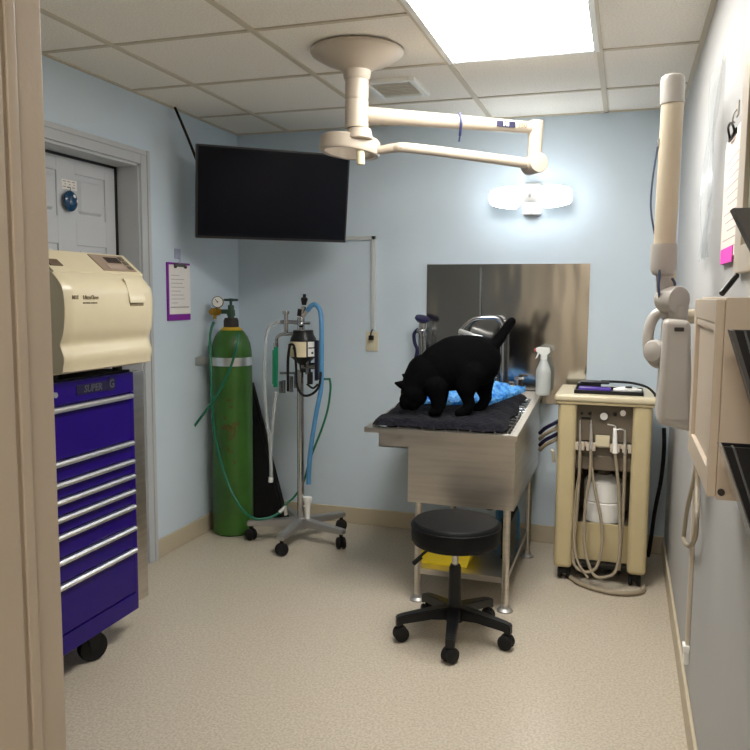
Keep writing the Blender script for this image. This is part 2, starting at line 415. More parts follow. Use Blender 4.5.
b = MB(); b.tube([cp + V((-.01, -.02, .035)), cp + V((.0, -.035, .0)), cp + V((-.004, -.03, -.034)), cp + V((-.008, -.02, -.055))], .006, 8); b.tube([cp + V((-.008, -.02, -.055)), cp + V((-.012, -.018, -.08))], .004, 8)
b.build('cable_clip', mat('dark_blue_clip', rgb(36, 44, 84), .4), t)
pm = a0 + (ex - a0) * .845
nrm = V((adir.y, -adir.x, 0)).normalized()
dr = adir
Mx = frame_mat(pm + nrm * .0275, dr, V((0, 0, 1)))
b = MB(); b.box((-.075, -.012, -.003), (.012, .012, .0012), 0, Mx); lab(b.build('maker_badge', M_navy, t), 'navy maker badge')
b = MB(); b.text('MI', .026, Mx @ Matrix.Translation((-.032, 0, .0022)), bold=True); b.build('badge_lettering', M_white, t)
b = MB(); b.text('550', .030, Mx @ Matrix.Translation((.045, 0, .001))); lab(b.build('model_number', M_ink, t), 'printed model number')

# ================================================================== LEFT CORNER
# television
tc_ = V((-1.807, 3.869, 1.924)); ya, ti = -.886, .155
nT = V((math.cos(ya) * math.cos(ti), math.sin(ya) * math.cos(ti), -math.sin(ti))); rT = V((-math.sin(ya), math.cos(ya), 0)); uT = nT.cross(rT)
if uT.z < 0: uT = -uT
MT = Matrix(((rT.x, uT.x, nT.x, tc_.x), (rT.y, uT.y, nT.y, tc_.y), (rT.z, uT.z, nT.z, tc_.z), (0, 0, 0, 1)))
TW, TH = .83, .475
t = thing('television', 'black flat television tilted down in the room corner', 'television', tc_)
MB().box((-TW / 2, -TH / 2, -.035), (TW / 2, TH / 2, 0), .004, MT).build('casing', M_bezel, t)
MB().box((-TW / 2 + .010, -TH / 2 + .014, -.001), (TW / 2 - .010, TH / 2 - .010, .0012), 0, MT).build('screen', M_screen, t)
b = MB(); b.box((-.18, -.12, -.06), (.18, .12, -.034), .006, MT); b.build('rear_housing', M_bezel, t)
b = MB(); b.box((-.1, -.1, -.075), (.1, .1, -.058), .003, MT); corner = V((XL + .05, YB - .05, 1.93))
b.tube([MT @ V((0, 0, -.07)), (MT @ V((0, 0, -.07)) + corner) / 2 + V((0, 0, .01)), corner], .022, 10, smooth=False)
b.box((-.06, -.12, -.012), (.06, .12, .012), .003, frame_mat(V((XL + .05, YB - .05, 1.93)), rT, (0, 0, 1))); b.build('corner_mount', M_black, t)
c0 = at(175, 111, X=XL + .02); c0.z = ZC + .005; c1 = MT @ V((-TW / 2 + .02, TH / 2 - .11, -.045))
tag(MB().tube([c0, (c0 + c1) / 2 + V((.012, 0, -.02)), c1], .007, 8).build('power_cable', M_rubber), 'black cable running from the ceiling edge to the television', 'cable')

# clipboard on the left wall
cy0, cy1, cz0, cz1 = 3.606, 3.83, 1.255, 1.565
t = thing('clipboard', 'purple clipboard with white paper hung on the left wall', 'clipboard', (XL, (cy0 + cy1) / 2, cz0))
MB().box((XL, cy0, cz0), (XL + .010, cy1, cz1), .002).build('board', M_purple, t)
pp = MB().box((XL + .010, cy0 + .012, cz0 + .034), (XL + .0125, cy1 - .004, cz1 - .012)).build('paper', M_paper, t)
b = MB()
for k, w in enumerate((.5, .8, .7, .8, .6, .75, .8, .4)): b.box((XL + .0125, cy0 + .03, cz1 - .07 - k * .021), (XL + .0129, cy0 + .03 + .16 * w, cz1 - .067 - k * .021))
b.box((XL + .0125, cy0 + .02, cz0 + .068), (XL + .0129, cy1 - .02, cz0 + .074)); b.build('print_lines', M_print, pp)
ym = (cy0 + cy1) / 2
b = MB(); b.box((XL + .010, ym - .055, cz1 - .022), (XL + .022, ym + .055, cz1 - .004), .004); b.sphere((XL + .02, ym - .05, cz1 - .022), .009); b.sphere((XL + .02, ym + .05, cz1 - .022), .009); b.build('clip', M_dgrey, t)
b = MB(); b.box((XL, ym - .028, cz1 + .02), (XL + .006, ym + .028, cz1 + .075), .003); b.tube([(XL + .006, ym, cz1 + .03), (XL + .018, ym, cz1 + .012), (XL + .016, ym, cz1 - .004), (XL + .008, ym, cz1 + .002)], .003, 6)
tag(b.build('wall_hook', mat('lilac_hook', rgb(170, 176, 200), .4)), 'pale adhesive wall hook above the purple clipboard', 'hook')

# note and ornament on the door
nb = MB(); nb.box((DX, 2.972, 1.868), (DX + .002, 3.075, 1.912))
nt_ = nb.build('note', M_paper); tag(nt_, 'small white printed note taped on the grey door', 'note')
b = MB()
for k in range(3):
    for q in range(3): b.box((DX + .002, 2.982 + q * .03 + (.01 if k == 1 else 0), 1.902 - k * .012), (DX + .0024, 2.982 + q * .03 + .020, 1.905 - k * .012))
b.build('print_lines', M_ink, nt_)
oc = V((DX + .018, 3.008, 1.815))
t = thing('door_ornament', 'shiny dark blue oval ornament hanging on the grey door', 'ornament', oc - V((0, 0, .045)))
MB().sphere(oc, .046, (.38, 1, 1.02), 32).build('body', M_ball, t)
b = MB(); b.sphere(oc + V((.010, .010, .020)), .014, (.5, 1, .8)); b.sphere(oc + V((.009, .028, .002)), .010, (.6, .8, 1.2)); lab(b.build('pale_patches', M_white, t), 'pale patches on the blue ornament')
MB().tube([oc + V((0, 0, .044)), oc + V((0, .002, .060)), oc + V((-.014, 0, .062))], .002, 6).build('hanging_loop', M_ink, t)

# ------------------------------------------------------------------ tool chest
TX, TY0, TY1, TZ0, TZ1 = -1.83, 2.0, 2.61, .131, 1.096
t = thing('tool_chest', 'violet-blue rolling tool chest with long silver drawer pulls', 'tool chest', (-2.05, 2.3, 0))
MB().box((-2.27, TY0, TZ0), (TX - .012, TY1, TZ1), .006).build('body', M_blue, t)
MB().box((-2.262, TY0 + .006, TZ1), (TX - .014, TY1 - .006, TZ1 + .007), .002).build('top_mat', M_rubber, t)
pulls = [.998, .812, .739, .679, .618, .556, .468, .379]
edges = [1.012, .826, .753, .693, .632, .570, .482, .393, .205]
b = MB(); b.box((TX - .014, TY0 + .004, 1.018), (TX, TY1 - .004, TZ1 - .002), .003)
fas = b.build('top_fascia', M_blue, t)
for k, zt in enumerate(pulls):
    b = MB(); b.box((TX - .014, TY0 + .024, edges[k + 1] + .003), (TX - .001, TY1 - .026, edges[k] - .002), .002)
    dr_ = b.build('drawer', M_blue, t)
    b = MB(); b.prism([(TX - .002, zt + .013), (TX + .012, zt + .012), (TX + .018, zt + .006), (TX + .018, zt - .003), (TX + .013, zt - .005), (TX + .012, zt + .004), (TX - .002, zt + .006)], 'Y', TY0 + .026, TY1 - .028)
    b.build('drawer_pull', M_alu, dr_)
b = MB(); b.box((TX - .014, TY0 + .004, TZ0), (TX - .0015, TY1 - .004, .203), .003); b.build('kick_panel', M_blue, t)
MB().box((TX - .013, TY0 + .001, TZ0), (TX - .004, TY0 + .022, 1.016), .002).build('side_stile', M_blue, t)
MB().box((TX - .013, TY1 - .023, TZ0), (TX - .003, TY1 - .001, 1.016), .002).build('side_stile', M_blue, t)
Me = frame_mat(V((TX + .0005, 2.375, 1.058)), (0, 1, 0), (0, 0, 1))
b = MB(); b.box((-.105, -.018, -.001), (.07, .018, .002), .001, Me); b.cyl(Me @ V((.09, .003, -.001)), Me @ V((.09, .003, .003)), .026, n=24); bd = b.build('maker_emblem', M_bluedark, t)
b = MB(); b.text('SUPER', .036, Me @ Matrix.Translation((-.018, 0, .0028)), bold=True, shear=.2); b.build('emblem_lettering', mat('pewter', (.16, .16, .18), .4, .7), bd); b = MB(); b.text('G', .044, Me @ Matrix.Translation((.09, .003, .0036)), bold=True); b.build('emblem_lettering', mat('pewter', (.25, .25, .27), .4, .7), bd)
lk = MB(); lk.cyl((TX - .001, 2.16, 1.055), (TX + .006, 2.16, 1.055), .010, n=20); lk.build('lock', M_alu, t)
b = MB(); b.box((-2.25, TY1 + .002, .15), (-1.842, TY1 + .082, 1.092), .004); lab(b.build('side_panel', M_steel, t), 'brushed steel side panel')
for (wx, wy, an) in ((-1.895, 2.395, .5), (-1.90, 2.08, .2), (-2.2, 2.5, 0), (-2.2, 2.1, 0)):
    dv = V((math.sin(an), math.cos(an), 0)); axl = V((dv.y, -dv.x, 0)); c = V((wx, wy, .056))
    b = MB(); b.box((-.03, -.04, .118), (.03, .04, .131), .002, Matrix.Translation((wx, wy, 0)))
    for sgn in (-1, 1): b.prism([(-.028, .12), (.028, .12), (.014, .045), (-.014, .045)], 'X', sgn * .022 - .002, sgn * .022 + .002)
    if sgn: pass
    w0 = b
    Mr = Matrix.Translation((wx, wy, 0)) @ Matrix.Rotation(-an, 4, 'Z')
    # the fork plates are built at the origin: move them under the chest
    for v in w0.bm.verts:
        if abs(v.co.x) < .04 and abs(v.co.y) < .05: v.co = Mr @ v.co
    cs = w0.build('caster', M_black, t)
    w = MB(); w.lathe([(0, -.018), (.030, -.018), (.034, -.020), (.052, -.018), (.056, -.010), (.056, .010), (.052, .018), (.034, .020), (.030, .018), (0, .018)], c, axl, 28); w.build('wheel', M_rubber, cs)

# ------------------------------------------------------------------ sterilizer on the chest
AZ = TZ1 + .007
t = thing('autoclave', 'cream tabletop steam sterilizer with curved door on the blue chest', 'sterilizer', (-2.03, 2.4, AZ))
AY0, AY1 = 2.15, 2.672
b = MB(); b.prism([(-2.26, AZ + .02), (-1.825, AZ + .02), (-1.812, 1.475), (-1.90, 1.548), (-2.25, 1.548), (-2.26, 1.535)], 'Y', AY0 + .004, AY1 - .012, .004)
b.build('housing', M_cream, t)
for (fx, fy) in ((-2.2, 2.2), (-2.2, 2.58), (-1.87, 2.2), (-1.87, 2.56)): MB().cyl((fx, fy, AZ), (fx, fy, AZ + .022), .018, n=16).build('foot', M_rubber, t)
# curved door: outline in X-Z, wave near the bottom
prof = []
for k in range(41):
    z = 1.135 + (1.470 - 1.135) * k / 40
    q = (z - 1.135) / (1.470 - 1.135)
    x = -1.775 + .016 * math.sin(PI * min(1, max(0, (q - .28) / .72)) ) - .014 * max(0, (q - .80) / .20) ** 2 * 2.4
    x += .007 * math.exp(-((q - .13) / .08) ** 2) - .007 * math.exp(-((q - .28) / .07) ** 2)
    prof.append((x, z))
poly = [(-1.838, 1.128), (-1.79, 1.128)] + prof + [(-1.822, 1.476), (-1.838, 1.474)]
b = MB()
ND = 24; ring = []
bmv = b.bm
for i in range(ND + 1):
    v = i / ND; y = AY0 + (AY1 - AY0) * v
    u = max(0, (v - .92) / .08); dx = -.022 * u * u; uu = max(0, (.05 - v) / .05); dx += -.010 * uu * uu
    ring.append([bmv.verts.new((px_ + (dx if k > 0 and k < len(poly) - 1 else 0), y, pz - (.03 * u ** 2 if k > len(poly) - 8 else 0))) for k, (px_, pz) in enumerate(poly)])
np_ = len(poly)
for r0, r1 in zip(ring, ring[1:]):
    for k in range(np_): bmv.faces.new((r0[k], r0[(k + 1) % np_], r1[(k + 1) % np_], r1[k]))
bmv.faces.new(ring[0]); bmv.faces.new(ring[-1][::-1]); bmesh.ops.recalc_face_normals(bmv, faces=bmv.faces)
door_ = b.build('door', M_cream, t, angle=40)
hz0, hz1 = 1.365, 1.458
b = MB(); b.prism([(-1.785, hz1), (-1.772, hz1 - .012), (-1.7535, hz0 + .014), (-1.7525, hz0), (-1.764, hz0), (-1.785, hz0 + .02)], 'Y', 2.49, 2.588, .003); b.build('door_handle', M_cream, door_)
b = MB(); b.box((-1.766, 2.496, hz0 - .012), (-1.7582, 2.582, hz0 + .001), .001); lab(b.build('handle_shade', M_ink, door_), 'painted shade below the handle')  # dark strip stands in for the shade under the handle
Mt = frame_mat(V((-1.7585, 2.238, 1.385)), (0, 1, 0), (0, 0, 1))
b = MB(); b.text('M11', .019, Mt @ Matrix.Translation((-.045, 0, 0)), bold=True); b.build('lettering', M_ink, door_); b = MB(); b.text('UltraClave', .019, Mt @ Matrix.Translation((.035, 0, 0)), bold=True); b.build('lettering', M_ink, door_); b = MB(); b.text('AUTOMATIC STERILIZER', .007, Mt @ Matrix.Translation((.03, -.019, 0))); b.build('lettering', M_ink, door_)
# sloped control strip on top front
def on_slope(y, q, lift=.001):
    p0, p1 = V((-1.812, y, 1.475)), V((-1.90, y, 1.548)); n = V((.073, 0, .088)).normalized(); return p0 + (p1 - p0) * q + n * lift
def slope_quad(name, m, y0, y1, q0, q1, par, lift=.003):
    a = [on_slope(y0, q0, lift), on_slope(y1, q0, lift), on_slope(y1, q1, lift), on_slope(y0, q1, lift)]
    c = [on_slope(y0, q0, -.001), on_slope(y1, q0, -.001), on_slope(y1, q1, -.001), on_slope(y0, q1, -.001)]
    return MB().mesh(a + c, [(0, 1, 2, 3), (4, 5, 6, 7), (0, 1, 5, 4), (1, 2, 6, 5), (2, 3, 7, 6), (3, 0, 4, 7)]).build(name, m, par, False)
cpn = slope_quad('control_panel', mat('taupe_panel', rgb(142, 124, 108), .4), 2.43, 2.63, .10, .90, t)
slope_quad('display', mat('dark_display', rgb(48, 38, 32), .2), 2.50, 2.585, .50, .78, cpn, .004)
for k in range(3): slope_quad('button', mat('olive_button', rgb(96, 92, 76), .5), 2.595, 2.618, .18 + k * .24, .34 + k * .24, cpn, .006)
slope_quad('button_strip', mat('taupe_button', rgb(160, 144, 130), .5), 2.475, 2.575, .18, .38, cpn, .005)
slope_quad('printer_slot', mat('brown_slot', rgb(92, 76, 60), .5), 2.165, 2.225, .22, .52, t)

# ------------------------------------------------------------------ gas cylinder, regulator, strap
gx, gy = -2.160, 4.025
t = thing('gas_cylinder', 'tall green oxygen cylinder with worn rusty scuffs in the corner', 'gas cylinder', (gx, gy, 0))
R_ = .117
MB().lathe([(0, .004), (.085, .004), (.105, 0), (R_, .012), (R_, 1.03), (R_ * .985, 1.075), (R_ * .93, 1.115), (R_ * .80, 1.155), (R_ * .62, 1.185), (.045, 1.205), (.040, 1.212), (0, 1.212)], (gx, gy, 0), (0, 0, 1), 48).build('body', M_green, t)
b = MB(); b.lathe([(.040, 1.205), (.043, 1.21), (.043, 1.245), (.036, 1.262), (0, 1.262)], (gx, gy, 0), (0, 0, 1), 28); lab(b.build('neck_ring', M_dkbrown, t), 'dark neck ring')
b = MB(); b.lathe([(.062, 1.190), (.065, 1.194), (.050, 1.206), (.046, 1.210), (.042, 1.206)], (gx, gy, 0), (0, 0, 1), 28); lab(b.build('yellow_tag', mat('yellow_tag_paint', rgb(196, 160, 40), .6), t), 'yellow band around the neck')
b = MB()
random.seed(3)
for (az, z, w, hh) in ((-1.25, .80, .018, .010), (-1.15, .76, .012, .008), (-1.35, .64, .030, .022), (-1.05, .62, .024, .030), (-.95, .66, .020, .018), (-1.2, .58, .014, .012), (-1.3, .52, .010, .02), (-1.0, .44, .008, .012), (-1.45, .70, .008, .016), (-1.1, .50, .012, .006)):
    n = 14; cen = (0, 0)
    vs = []
    for k in range(n):
        a = 2 * PI * k / n; q = random.uniform(.5, 1.15)
        aa = az + w * q * math.cos(a) / R_; zz = z + hh * q * math.sin(a)
        vs.append((gx + (R_ + .0006) * math.cos(aa), gy + (R_ + .0006) * math.sin(aa), zz))
    lab(MB().mesh(vs, [tuple(range(n))]).build('rust_scuff', M_rust, t, False), 'brown worn scuff')
vv = MB(); vv.cyl((gx, gy, 1.255), (gx, gy, 1.335), .020, .017, 20); vv.cyl((gx - .055, gy - .005, 1.298), (gx + .02, gy, 1.298), .013, n=16); vv.cyl((gx, gy, 1.335), (gx, gy, 1.362), .008, n=12); vv.cyl((gx, gy, 1.275), (gx, gy, 1.29), .027, n=6)
vv.build('valve', mat('green_bronze', rgb(62, 88, 72), .45, .4), t)
hw = MB(); hw.tube([(gx + .036 * math.cos(a), gy + .036 * math.sin(a), 1.365) for a in [2 * PI * k / 16 for k in range(16)]], .007, 8, 2, True, True)
for k in range(4): hw.tube([(gx, gy, 1.365), (gx + .036 * math.cos(k * PI / 2), gy + .036 * math.sin(k * PI / 2), 1.365)], .005, 6)
hw.cyl((gx, gy, 1.356), (gx, gy, 1.374), .012, n=12); hw.build('handwheel', mat('dark_green_wheel', rgb(40, 62, 56), .5), t)
rx = gx - .075; rg = thing('regulator', 'brass gas regulator with round dial on the green cylinder valve', 'regulator', (rx, gy - .03, 1.25))
b = MB(); b.cyl((rx - .012, gy - .008, 1.298), (gx - .055, gy - .005, 1.298), .014, n=6); b.box((rx - .034, gy - .05, 1.275), (rx + .005, gy + .01, 1.318), .006); b.cyl((rx - .016, gy - .025, 1.280), (rx - .016, gy - .025, 1.255), .010, n=12); b.cyl((rx - .016, gy - .05, 1.297), (rx - .016, gy - .066, 1.297), .016, n=20); b.build('regulator_body', M_brass, rg)
gcn = V((rx + .004, gy - .025, 1.352)); gdir = V((.40, -.90, .08)).normalized()
b = MB(); b.cyl(gcn - gdir * .012, gcn + gdir * .010, .034, n=32, bev=.003); b.cyl((gcn.x - .01, gcn.y, 1.318), (gcn.x, gcn.y, 1.33), .007, n=10); gg = b.build('gauge', mat('gauge_case', rgb(120, 116, 104), .35, .7), rg)
b = MB(); b.cyl(gcn + gdir * .010, gcn + gdir * .0108, .029, n=32); fc = b.build('dial', M_white, gg)
Mg = frame_mat(gcn + gdir * .0112, V((.9, .4, 0)), (0, 0, 1)); b = MB(); b.box((-.002, -.004, 0), (.002, .020, .0006), 0, Mg @ Matrix.Rotation(.7, 4, 'Z')); b.cyl(Mg @ V((0, 0, 0)), Mg @ V((0, 0, .001)), .004, n=10); b.build('needle', M_black, gg)
# strap
sb = MB(); n = 40
path = [(gx + (R_ + .003) * math.cos(a), gy + (R_ + .003) * math.sin(a)) for a in [PI * .95 - 0 + (2 * PI - PI * .95 * 0) * 0 for _ in range(1)]]
pth = [(XL + .002, gy + .20), (XL + .004, gy + .16)]
A0, A1 = math.radians(100), math.radians(-100 - 80)
arc = [(gx + (R_ + .003) * math.cos(a), gy + (R_ + .003) * math.sin(a)) for a in [A0 + (A1 - A0) * k / 36 for k in range(37)]]
arc = [q for q in arc if q[0] > XL + .006]
pth = [(XL + .003, gy + .17), (XL + .006, gy + .13)] + arc + [(XL + .006, gy - .11), (XL + .003, gy - .14)]
v0, f0 = [], []
for k, (x, y) in enumerate(pth):
    a = V(pth[min(k + 1, len(pth) - 1)]) - V(pth[max(k - 1, 0)]); nn = V((a.y, -a.x)).normalized() * .0022
    if nn.dot(V((x - gx, y - gy))) < 0: nn = -nn
    for z in (.992, 1.040):
        v0.append((x, y, z)); v0.append((x + nn.x, y + nn.y, z))
for k in range(len(pth) - 1):
    i, j = 4 * k, 4 * k + 4
    f0 += [(i, j, j + 2, i + 2), (i + 1, i + 3, j + 3, j + 1), (i, i + 1, j + 1, j), (i + 2, j + 2, j + 3, i + 3)]
sb.mesh(v0, f0)
tag(sb.build('wall_strap', mat('galvanised_strap', (.75, .76, .76), .32, .9)), 'flat silver metal strap holding the green cylinder to the wall', 'strap')
# hoses
def along(lst): return [at(x, y, Y=Y - .035) for (x, y, Y) in lst]
hz = [(214, 322, 4.02), (210, 336, 3.99), (211, 372, 3.92), (214, 430, 3.90), (226, 478, 3.89), (239, 505, 3.86), (253, 518, 3.83), (268, 518, 3.88), (279, 513, 3.94)]
tag(MB().tube(along(hz), .0072, 10).build('gas_hose', M_greenhose), 'green gas hose drooping from the regulator down past the cylinder front', 'hose')
hz = [(219, 322, 4.02), (216, 350, 3.94), (213, 390, 3.92), (226, 395, 3.9), (234, 345, 3.915), (238, 338, 3.925), (236, 352, 3.918), (228, 378, 3.905), (212, 404, 3.90), (193, 428, 3.91)]
hz = [(238, 333, 3.95), (237, 345, 3.925), (231, 366, 3.912), (222, 386, 3.905), (212, 402, 3.90), (202, 416, 3.90), (193, 428, 3.91)]
tag(MB().tube(along(hz), .0072, 10).build('gas_hose', M_greenhose), 'loose green hose hanging across the cylinder top with its end free', 'hose')

# black tapering wedge in the corner behind cylinder
a = at(254, 385, Y=4.22); bq = at(280, 516, Y=4.16)
b = MB()
base = [(-2.26, 4.31), (-2.26, 4.40), (-2.04, 4.40), (-1.975, 4.36), (-1.985, 4.31)]; top_ = [(-2.26, 4.33), (-2.26, 4.39), (-2.21, 4.39), (-2.19, 4.37), (-2.195, 4.33)]
vs = [(x, y, 0.0) for x, y in base] + [(x, y, .10) for x, y in base] + [(x, y, .86) for x, y in top_]
fs = [tuple(range(5)), tuple(range(10, 15))]
for lv in (0, 5):
    for k in range(5): fs.append((lv + k, lv + (k + 1) % 5, lv + 5 + (k + 1) % 5, lv + 5 + k))
b.mesh(vs, fs); bmesh.ops.bevel(b.bm, geom=b.bm.edges[:], offset=.012, segments=2, affect='EDGES')
tag(b.build('black_wedge', M_mattblack), 'tall black tapering wedge standing in the corner behind the green cylinder', 'wedge_shape')

# ------------------------------------------------------------------ anaesthesia machine
ax, ay = -1.722, 4.01
t = thing('anesthesia_machine', 'wheeled anaesthesia machine on a chrome pole with blue hose', 'anaesthesia machine', (ax, ay, 0))
b = MB(); b.cyl((ax, ay, .085), (ax, ay, .98), .020, n=24); b.build('pole', M_chrome, t)
b = MB(); b.cyl((ax, ay, .070), (ax, ay, .135), .042, .034, 28, bev=.004); b.build('hub', M_greysteel, t)
for k in range(5):
    a = math.radians(-88 + 72 * k); dv = V((math.cos(a), math.sin(a), 0)); L = .285
    s_ = V((-dv.y, dv.x, 0)); c = V((ax, ay, 0))
    b = MB(); vs = []
    for (q, w, z0, z1) in ((.02, .030, .082, .132), (.15, .026, .086, .122), (L + .022, .021, .086, .112)):
        for sg in (-1, 1):
            for z in (z0, z1): vs.append(c + dv * q + s_ * sg * w + V((0, 0, z)))
    fs = []
    for m_ in (0, 4): fs += [(m_, m_ + 4, m_ + 5, m_ + 1), (m_ + 2, m_ + 3, m_ + 7, m_ + 6), (m_, m_ + 2, m_ + 6, m_ + 4), (m_ + 1, m_ + 5, m_ + 7, m_ + 3)]
    fs += [(0, 1, 3, 2), (8, 10, 11, 9)]
    b.mesh(vs, fs); bmesh.ops.bevel(b.bm, geom=[e for e in b.bm.edges if e.calc_face_angle(0) > .5], offset=.005, segments=2, affect='EDGES')
    lg = b.build('leg', M_greysteel, t)
    w = c + dv * L; sp = V((math.cos(a + .9), math.sin(a + .9), 0))
    b = MB(); b.cyl(w + V((0, 0, .050)), w + V((0, 0, .086)), .010, n=12)
    for sg in (-1, 1): b.lathe([(0, -.010), (.026, -.010), (.032, -.006), (.034, 0), (.032, .006), (.026, .010), (0, .010)], w + sp * sg * .014 + V((0, 0, .034)), sp, 20)
    b.box((-.012, -.010, .028), (.012, .010, .056), .003, Matrix.Translation(w) @ Matrix.Rotation(a + .9, 4, 'Z'))
    b.build('caster', M_rubber, lg)
# vaporizer
vz = lambda y: at(303, y, Y=ay).z
vxp = at(304, 348, Y=ay).x
b = MB(); b.lathe([(0, vz(372)), (.018, vz(372)), (.024, vz(364)), (.062, vz(358)), (.074, vz(356)), (.074, vz(341)), (.070, vz(338)), (.058, vz(334)), (.056, vz(330)), (0, vz(330))], (vxp, ay - .01, 0), (0, 0, 1), 36); vp = b.build('vaporizer', M_black, t)
def band(mb, cx, cy, r, z0, z1, a0, a1, n=16):
    vs = []; fs = []
    for k in range(n + 1):
        a = a0 + (a1 - a0) * k / n
        for rr in (r, r + .0016):
            for z in (z0, z1): vs.append((cx + rr * math.cos(a), cy + rr * math.sin(a), z))
    for k in range(n):
        i, j = 4 * k, 4 * k + 4
        fs += [(i, i + 1, j + 1, j), (i + 2, j + 2, j + 3, i + 3), (i + 1, i + 3, j + 3, j + 1), (i, j, j + 2, i + 2)]
    return mb.mesh(vs, fs)
# camera-facing side of the vaporizer is about -1.2 rad (towards the doorway)
fa = math.atan2(-ay, -vxp)
b = MB(); band(b, vxp, ay - .01, .074, vz(356), vz(341), fa - 1.25, fa + .22); lab(b.build('cream_label', M_label, vp), 'cream label band')
b = MB(); band(b, vxp, ay - .01, .074, vz(355.5), vz(341), fa + .34, fa + 1.0); lab(b.build('white_label', M_white, vp), 'white label with a dark spot')
b = MB(); band(b, vxp, ay - .01, .0757, vz(353), vz(351), fa + .62, fa + .78, 4); band(b, vxp, ay - .01, .0757, vz(347.6), vz(346.4), fa + .38, fa + .95, 6); band(b, vxp, ay - .01, .0757, vz(348.5), vz(347), fa - .85, fa - .55, 4); b.build('label_marks', M_black, vp)
P = lambda x, y, dy=0.0: at(x, y, Y=ay + dy)
b = MB(); b.box(P(317, 380, -.03), P(320.5, 340, .05), .004); b.build('bracket_block', mat('midnight_plastic', rgb(22, 26, 52), .4), t)
# chrome valve tree
b = MB(); b.cyl(P(301, 331), P(301, 317), .022, n=20, bev=.003); b.cyl(P(281, 322), P(302, 322), .011, n=16); b.cyl(P(286, 333), P(286, 314), .013, n=16); b.cyl(P(286, 314), P(286, 311), .020, n=20, bev=.002); b.tube([P(276.5, 345), P(277, 338), P(281, 334.5), P(288, 334), P(297, 333)], .010, 12); b.cyl(P(276, 343), P(276, 347), .015, n=16)
b.cyl(P(300.5, 318), P(304, 306), .014, n=16, ); b.cyl(P(303, 316), P(309, 308), .012, n=14); b.cyl(P(294, 323, -.01), P(310, 323, -.01), .008, n=12); b.sphere(P(301, 324, -.02), .019); b.build('valve_tree', M_chrome, t)
b = MB(); b.cyl(P(304, 305), P(304.3, 299), .012, .020, 16); b.sphere(P(304.3, 299), .020, (1, 1, .6)); b.cyl(P(304.3, 299), P(304.5, 294), .009, n=12); b.cyl(P(300, 316), P(301, 309), .018, n=16); b.build('relief_valve_knob', M_black, t)
b = MB(); b.cyl(P(275.5, 387), P(276, 346), .013, n=16); b.cyl(P(273.3, 384), P(273.5, 350), .006, n=10); b.build('green_flow_tube', mat('green_tube', rgb(18, 140, 100), .3), t)
b = MB()
for (x, y0, y1, r) in ((281, 381, 393, .010), (284, 380, 393, .010), (291, 376, 392, .013), (296, 374, 388, .012)): b.cyl(P(x, y1), P(x, y0), r, n=16, bev=.002)
b.cyl(P(280, 373), P(302, 373), .007, n=10); b.cyl(P(302, 366, -.02), P(316, 366, -.02), .018, n=16); b.cyl(P(308, 374, -.02), P(308, 360, -.02), .016, n=16); b.build('flow_fittings', mat('dark_chrome', (.30, .31, .32), .15, 1.0), t)
b = MB(); b.tube([P(290, 344, -.09), P(288, 360, -.09), P(288, 391, -.05)], .008, 8); b.tube([P(289, 345, -.09), P(294, 346, -.1), P(296, 365, -.1), P(297, 385, -.1), P(303, 395, -.09), P(312, 394, -.08), P(319, 386, -.07), P(321, 372, -.06)], .007, 8); b.tube([P(307, 384, -.06), P(313, 388, -.06), P(318, 384, -.05)], .006, 8); b.cyl(P(310, 384, -.02), P(310, 372, -.02), .016, n=14); b.build('black_hoses', M_rubber, t)
b = MB(); b.tube([P(307, 311, -.01), P(311, 306, -.01), P(316, 305, -.01), P(320.5, 313, -.02), P(321.5, 335, -.04), P(321.5, 362, -.05), P(321, 388, -.05), P(316.5, 412, -.05), P(312.5, 436, -.05), P(309.5, 460, -.04), P(308.5, 484, -.03)], lambda q: .013, 12, 24)
# corrugation: swell every other ring
lab(b.build('blue_breathing_hose', M_bluehose, t), 'blue breathing hose')
b = MB(); b.cyl(P(321, 379, .02), P(330, 379, .02), .006, n=10); b.tube([P(329.5, 378, .02), P(330.5, 388, .02), P(328, 408, .02), P(322, 428, .0), P(315, 446, -.02), P(309, 462, 0), P(305, 478, .03), P(300, 489, .02), P(293, 498, .0), P(287, 503, -.03), P(280, 512, -.08)], .0065, 10)
lab(b.build('thin_green_hose', M_greenhose, t), 'thin green supply hose')
b = MB(); b.cyl(P(279.5, 512.5, -.08), P(285, 507, -.06), .012, .009, 12); b.cyl(P(286, 515, -.06), P(285, 506, -.06), .010, n=12); b.build('hose_coupler', M_alu, t)
b = MB(); b.tube([P(282, 322), P(275, 323), P(268, 330), P(265, 350), P(264.5, 380), P(266, 410), P(270, 445), P(271.5, 478)], .010, 10, 10); b.tube([P(276, 392), P(273.5, 415), P(271, 445), P(270.8, 478)], .009, 10, 10); lab(b.build('clear_hoses', M_clearhose, t), 'clear breathing hoses')
b = MB(); b.cyl(P(271, 477), P(270.5, 482), .013, n=14); lab(b.build('hose_end_fitting', M_white, t), 'white hose end fitting')
b = MB(); b.lathe([(0, 0), (.012, 0), (.014, .07), (.020, .10), (.026, .115), (.026, .13), (0, .13)], (ax + .045, ay - .005, .125), (0, 0, 1), 20); b.tube([(ax + .045, ay - .005, .2), (ax + .01, ay, .2)], .006, 8); lab(b.build('scavenger_cup', M_white, t), 'white plastic cup at the foot of the pole')

